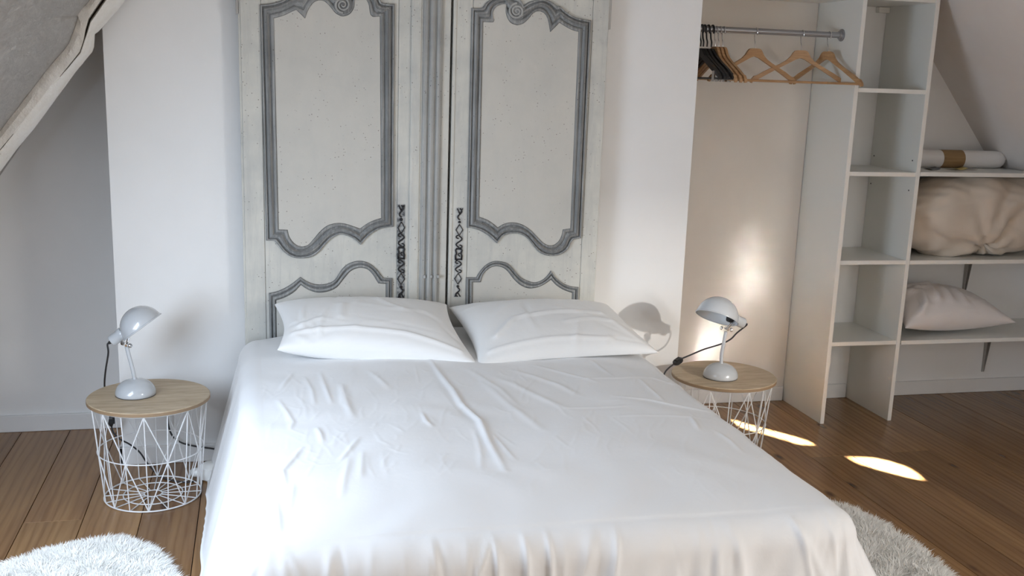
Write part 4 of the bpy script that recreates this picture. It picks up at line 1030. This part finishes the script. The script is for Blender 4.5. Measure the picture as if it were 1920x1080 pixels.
# ================================================================== LAMPS
def lamp(base, Y, stem_px, joint_px, rimA, rimB, tilt, sock_sign, label, cordfn):
    zt = 0.367
    root = thing('desk_lamp', (base[0], base[1], zt), label, 'lamp', 'grey desk lamps')
    prof = [(0.066, 0.0), (0.068, 0.003)] + [(0.068 * math.cos(a) ** .9, 0.003 + 0.052 * math.sin(a)) for a in np.linspace(0.08, math.pi / 2 - .14, 14)] + [(1e-4, 0.055)]
    B().lathe((base[0], base[1], zt + 0.002), prof, 48).build('base', 'grey_enamel', root, True)
    B().lathe((base[0], base[1], zt), [(0.066, 0), (0.067, 0.001), (0.066, .003), (0.05, .003)], 48).build('base_pad', 'black_rubber', root, True)
    top = np.array((base[0], base[1], zt + 0.055))
    pts = [top - np.array((0, 0, .006))] + [at(x, y, Y) for x, y in stem_px]
    B().tube(catmull(pts, 24), 0.0068, 12).build('stem', 'grey_enamel', root, True)
    J = at(*joint_px, Y)
    jb = B(); jb.cyl(J + np.array((0, -.016, 0)), J + np.array((0, .016, 0)), 0.004, 10)
    jb.build('pivot', 'chrome', root, True)
    for s in (-1, 1):
        B().lathe(J + np.array((-s * 0.009, 0.012 * s, 0.001 * s)), [(0.0035, 0), (0.0075, 0.002), (0.0075, 0.008), (0.005, 0.011), (1e-4, .0115)], 12, (-s * 0.9, 0.5 * s, 0.1)).build('wing_knob', 'chrome', root, True)
    A_, B_ = at(*rimA, Y), at(*rimB, Y)           # A: rim end by the socket, B: far rim end
    C_ = (A_ + B_) / 2; e1 = B_ - A_; R_ = np.linalg.norm(e1) / 2; e1 /= np.linalg.norm(e1)
    n_ = np.cross(e1, np.array((0, 1.0, 0))); n_ = n_ if n_[2] < 0 else -n_
    n_ = n_ * math.cos(tilt) + np.array((0, -1.0, 0)) * math.sin(tilt); n_ /= np.linalg.norm(n_)
    e2 = np.cross(n_, e1)
    def dome(R, name, mat, parent, flip=False):
        v = []; f = []; nt, npn = 18, 48
        for i in range(nt + 1):
            th_ = i / nt * math.pi / 2
            for k in range(npn):
                ph_ = 2 * math.pi * k / npn
                v.append(C_ + R * (math.sin(th_) * (math.cos(ph_) * e1 + math.sin(ph_) * e2) - math.cos(th_) * n_))
        for i in range(nt):
            for k in range(npn): f.append((i * npn + k, i * npn + (k + 1) % npn, (i + 1) * npn + (k + 1) % npn, (i + 1) * npn + k))
        o = mesh(name, v, f, mat, parent, True)
        bm = bmesh.new(); bm.from_mesh(o.data); bmesh.ops.remove_doubles(bm, verts=bm.verts[:], dist=1e-5); bmesh.ops.recalc_face_normals(bm, faces=bm.faces[:]); bm.to_mesh(o.data); bm.free()
        o.data.polygons.foreach_set('use_smooth', [True] * len(o.data.polygons))
        return o
    sh = dome(R_, 'shade', 'grey_enamel', root)
    dome(R_ - 0.0018, 'shade_lining', 'grey_enamel_inside', sh)
    B().tube([C_ + (R_ + .001) * (math.cos(a) * e1 + math.sin(a) * e2) for a in np.linspace(0, 2 * math.pi, 64, endpoint=False)], 0.0026, 8, closed=True).build('rim', 'grey_enamel', sh, True)
    S0 = C_ - e1 * (R_ * .86) - n_ * 0.022; 
    B().lathe(S0, [(0.0225, 0), (0.0225, 0.012), (0.0205, 0.015), (0.0205, 0.044), (0.0185, 0.048), (1e-4, 0.0485)], 28, -e1).build('socket', 'grey_enamel', root, True)
    E0 = S0 - e1 * 0.047
    B().lathe(E0, [(0.0065, 0), (0.006, 0.008), (0.0035, 0.014), (1e-4, .0145)], 12, -e1).build('cord_grip', 'black_plastic', root, True)
    B().lathe(C_ - e1 * (R_ * .80) - n_ * 0.02, [(0.017, 0), (0.017, 0.018), (1e-4, .0182)], 20, e1).build('bulb_holder', 'black_plastic', root, True)
    # arm between pivot and shade
    B().tube([J, C_ - e1 * (R_ * .80) + n_ * 0.002, C_ - e1 * R_ * .78 - n_ * .012], 0.0045, 8).build('shade_arm', 'chrome', root, True)
    cordfn(root, E0 - e1 * 0.012, e1)
    return root
def cord(root, pts, name='cord', r=0.0031): return B().tube(catmull(pts, 60), r, 8).build(name, 'black_rubber', root, True)
def switch(root, a, b):
    a, b = np.array(a), np.array(b); d = b - a; L = np.linalg.norm(d); d /= L
    up = np.array((0, 0, 1.0)); up = up - d * (up @ d); up /= np.linalg.norm(up) + 1e-9; sd = np.cross(d, up)
    bx = B()
    ring = lambda c, w_, h: [c + sd * w_ + up * h, c - sd * w_ + up * h, c - sd * w_ - up * h, c + sd * w_ - up * h]
    secs = [(0, .004, .004), (.12, .009, .0065), (.3, .011, .009), (.7, .011, .009), (.88, .009, .0065), (1, .004, .004)]
    v = []; 
    for t_, w_, h in secs: v += ring(a + d * L * t_, w_, h)
    f = [(i * 4 + k, i * 4 + (k + 1) % 4, (i + 1) * 4 + (k + 1) % 4, (i + 1) * 4 + k) for i in range(len(secs) - 1) for k in range(4)] + [(3, 2, 1, 0), tuple(len(v) - 4 + k for k in range(4))]
    o = mesh('cord_switch', v, f, 'black_plastic', root)
    B().bbox(-.0, .0, 0, 0, 0, 0, 0) if False else None
    c = a + d * L * .5 + up * .009
    rk = [c + d * .012 + sd * .006, c - d * .012 + sd * .006, c - d * .012 - sd * .006, c + d * .012 - sd * .006]
    B().prism(rk, up * .004).build('rocker', 'black_rubber', o)
def cordL(root, E0, e1):
    sa, sb = at(207, 778, 3.93), at(209, 799, 3.93)
    cord(root, [E0 + e1 * .008, E0 - e1 * .006, at(203, 662, 3.72), at(198, 695, 3.80), at(196, 722, 3.90), at(199, 750, 3.93), sa])
    switch(root, sa, sb)
    g = lambda x, y: atz(x, y, 0.004)
    cord(root, [sb, at(213, 812, 3.93), at(226, 824, 3.92), at(243, 833, 3.92), at(262, 848, 3.92), at(276, 868, 3.90), g(296, 890), g(315, 899), g(345, 904), g(368, 902)])
lamp((-0.430, 3.705), 3.70, [(248, 690), (242, 668), (237.5, 650)], (237, 646), (234, 637), (300, 589), 0.13, -1, 'grey enamel desk lamp on the table by the shadowed recess, shade tipped upward', cordL)
def cordR(root, E0, e1):
    sa, sb = at(1279, 672, 3.72), at(1263, 683, 3.70)
    cord(root, [E0 + e1 * .008, E0 - e1 * .004, at(1382, 624, 3.70), at(1370, 636, 3.71), at(1352, 645, 3.72), at(1320, 655, 3.74), at(1296, 665, 3.73), sa])
    switch(root, sa, sb)
    cord(root, [sb, at(1254, 690, 3.68), at(1246, 700, 3.66), at(1240, 720, 3.66)])
lamp((1.744, 3.665), 3.66, [(1353, 665), (1357, 643), (1361, 622)], (1362, 617), (1377, 610), (1311, 581), 0.30, 1, 'grey enamel desk lamp by the hanging alcove, its shadow cast on the wall', cordR)

# second cord behind the table, plug and socket strip by the bed
cb = B().tube(catmull([at(312, 768, 3.975), at(314, 785, 3.975), at(317, 803, 3.975), at(324, 818, 3.975), at(338, 829, 3.975), at(362, 836, 3.97), at(403, 842, 3.96), at(440, 850, 3.95)], 40), 0.0034, 8)
o = cb.build('extension_cord', 'black_rubber', None, True, tuple(at(403, 842, 3.96))); tag(o, 'black cord hanging down the white wall behind the side table towards the bed', 'cord')
ps = atz(392, 897, 0.0)
strip = thing('power_strip', (ps[0], ps[1], 0), 'white socket strip with plug on the floor at the edge of the bed cover', 'power strip')
B().lathe((ps[0] + .012, ps[1], 0.0), [(0.035, 0), (0.044, 0.006), (0.047, 0.03), (0.045, 0.05), (0.030, 0.06), (1e-4, 0.061)], 14).build('body', 'white_plastic', strip, True)
pg = B().lathe((ps[0] - .034, ps[1] + .005, 0.024), [(0.016, 0), (0.018, 0.004), (0.017, 0.020), (0.012, 0.028), (0.007, 0.034), (1e-4, 0.0345)], 10, (-1, 0.1, 0)); pg.build('plug', 'white_plastic', strip, True)

# ================================================================== SHEEPSKIN RUGS
def rug(c, rx, ry, rot, n, label, seed, power=2.4):
    r = np.random.default_rng(seed)
    ca, sa = math.cos(rot), math.sin(rot)
    def edge(a):
        k = (abs(math.cos(a)) ** power + abs(math.sin(a)) ** power) ** (-1 / power)
        return k * (1 + 0.035 * math.sin(3 * a + seed) + 0.03 * math.sin(5 * a + 2 * seed) + .012 * math.sin(11 * a))
    root = thing('sheepskin_rug', (c[0], c[1], 0), label, 'rug', 'sheepskin rugs')
    v = [(c[0], c[1], 0.020)]; f = []; N = 72
    for q, (k, z) in enumerate(((.5, .020), (.85, .016), (.97, .008), (.98, 0.0))):
        for i in range(N):
            a = 2 * math.pi * i / N; e = edge(a) * k; x, y = rx * e * math.cos(a), ry * e * math.sin(a)
            v.append((c[0] + x * ca - y * sa, c[1] + x * sa + y * ca, z))
    for i in range(N): f.append((0, 1 + i, 1 + (i + 1) % N))
    for q in range(3):
        for i in range(N): f.append((1 + q * N + i, 1 + (q + 1) * N + i, 1 + (q + 1) * N + (i + 1) % N, 1 + q * N + (i + 1) % N))
    mesh('hide', v, f, 'sheepskin_wool', root, True)
    A = r.uniform(0, 2 * math.pi, n); K = np.sqrt(r.uniform(0, 1, n)); E = np.array([edge(a) for a in A]) * K * .99
    lx, ly = rx * E * np.cos(A), ry * E * np.sin(A)
    X0 = c[0] + lx * ca - ly * sa; Y0 = c[1] + lx * sa + ly * ca
    # locks lean together in tufts
    n1 = np.sin(X0 * 41 + 2 * np.sin(Y0 * 33)) ; n2 = np.sin(Y0 * 43 + 2 * np.sin(X0 * 31 + 1))
    out = np.stack([lx * ca - ly * sa, lx * sa + ly * ca], -1); out /= np.linalg.norm(out, axis=1)[:, None] + 1e-6
    lean = np.stack([n1, n2], -1) * 0.45 + out * (0.10 + 0.85 * K[:, None] ** 5) + r.normal(0, .22, (n, 2))
    Ln = r.uniform(.030, .050, n) * (1 - .25 * K ** 6)
    hgt = 1.0 / np.sqrt(1 + (lean ** 2).sum(1))
    z0 = np.interp(K, [0, .85, 1], [.012, .008, .002])
    p0 = np.stack([X0, Y0, z0], -1)
    d = np.concatenate([lean, np.ones((n, 1))], 1) * hgt[:, None]
    p1 = p0 + d * (Ln * .5)[:, None]
    d2 = d + np.concatenate([lean * .55 + r.normal(0, .2, (n, 2)), -0.35 * np.ones((n, 1))], 1)
    p2 = p1 + d2 * (Ln * .5)[:, None]; p2[:, 2] = np.maximum(p2[:, 2], .003)
    an = r.uniform(0, 2 * math.pi, n); sd = np.stack([np.cos(an), np.sin(an), np.zeros(n)], -1) * r.uniform(.0010, .0018, n)[:, None]
    V = np.stack([p0 - sd, p0 + sd, p1 - sd * .9, p1 + sd * .9, p2], 1).reshape(-1, 3)
    i0 = np.arange(n) * 5
    me = bpy.data.meshes.new('fleece')
    Vl = V - np.array((c[0], c[1], 0))
    fl = []
    for i in i0.tolist(): fl.append((i, i + 1, i + 3, i + 2)); fl.append((i + 2, i + 3, i + 4))
    me.from_pydata(Vl.tolist(), [], fl); me.update()
    o = link('fleece', me, 'sheepskin_wool', root, True); o['kind'] = 'stuff'
    return root
rug((-0.53, 2.855), 0.30, 0.43, 0.08, 52000, 'white fluffy sheepskin rug on the floor before the fully visible side table', 4)
rug((1.80, 2.66), 0.295, 0.69, -0.03, 60000, 'white fluffy sheepskin rug lying along the bed beside the patches of sunlight', 6)
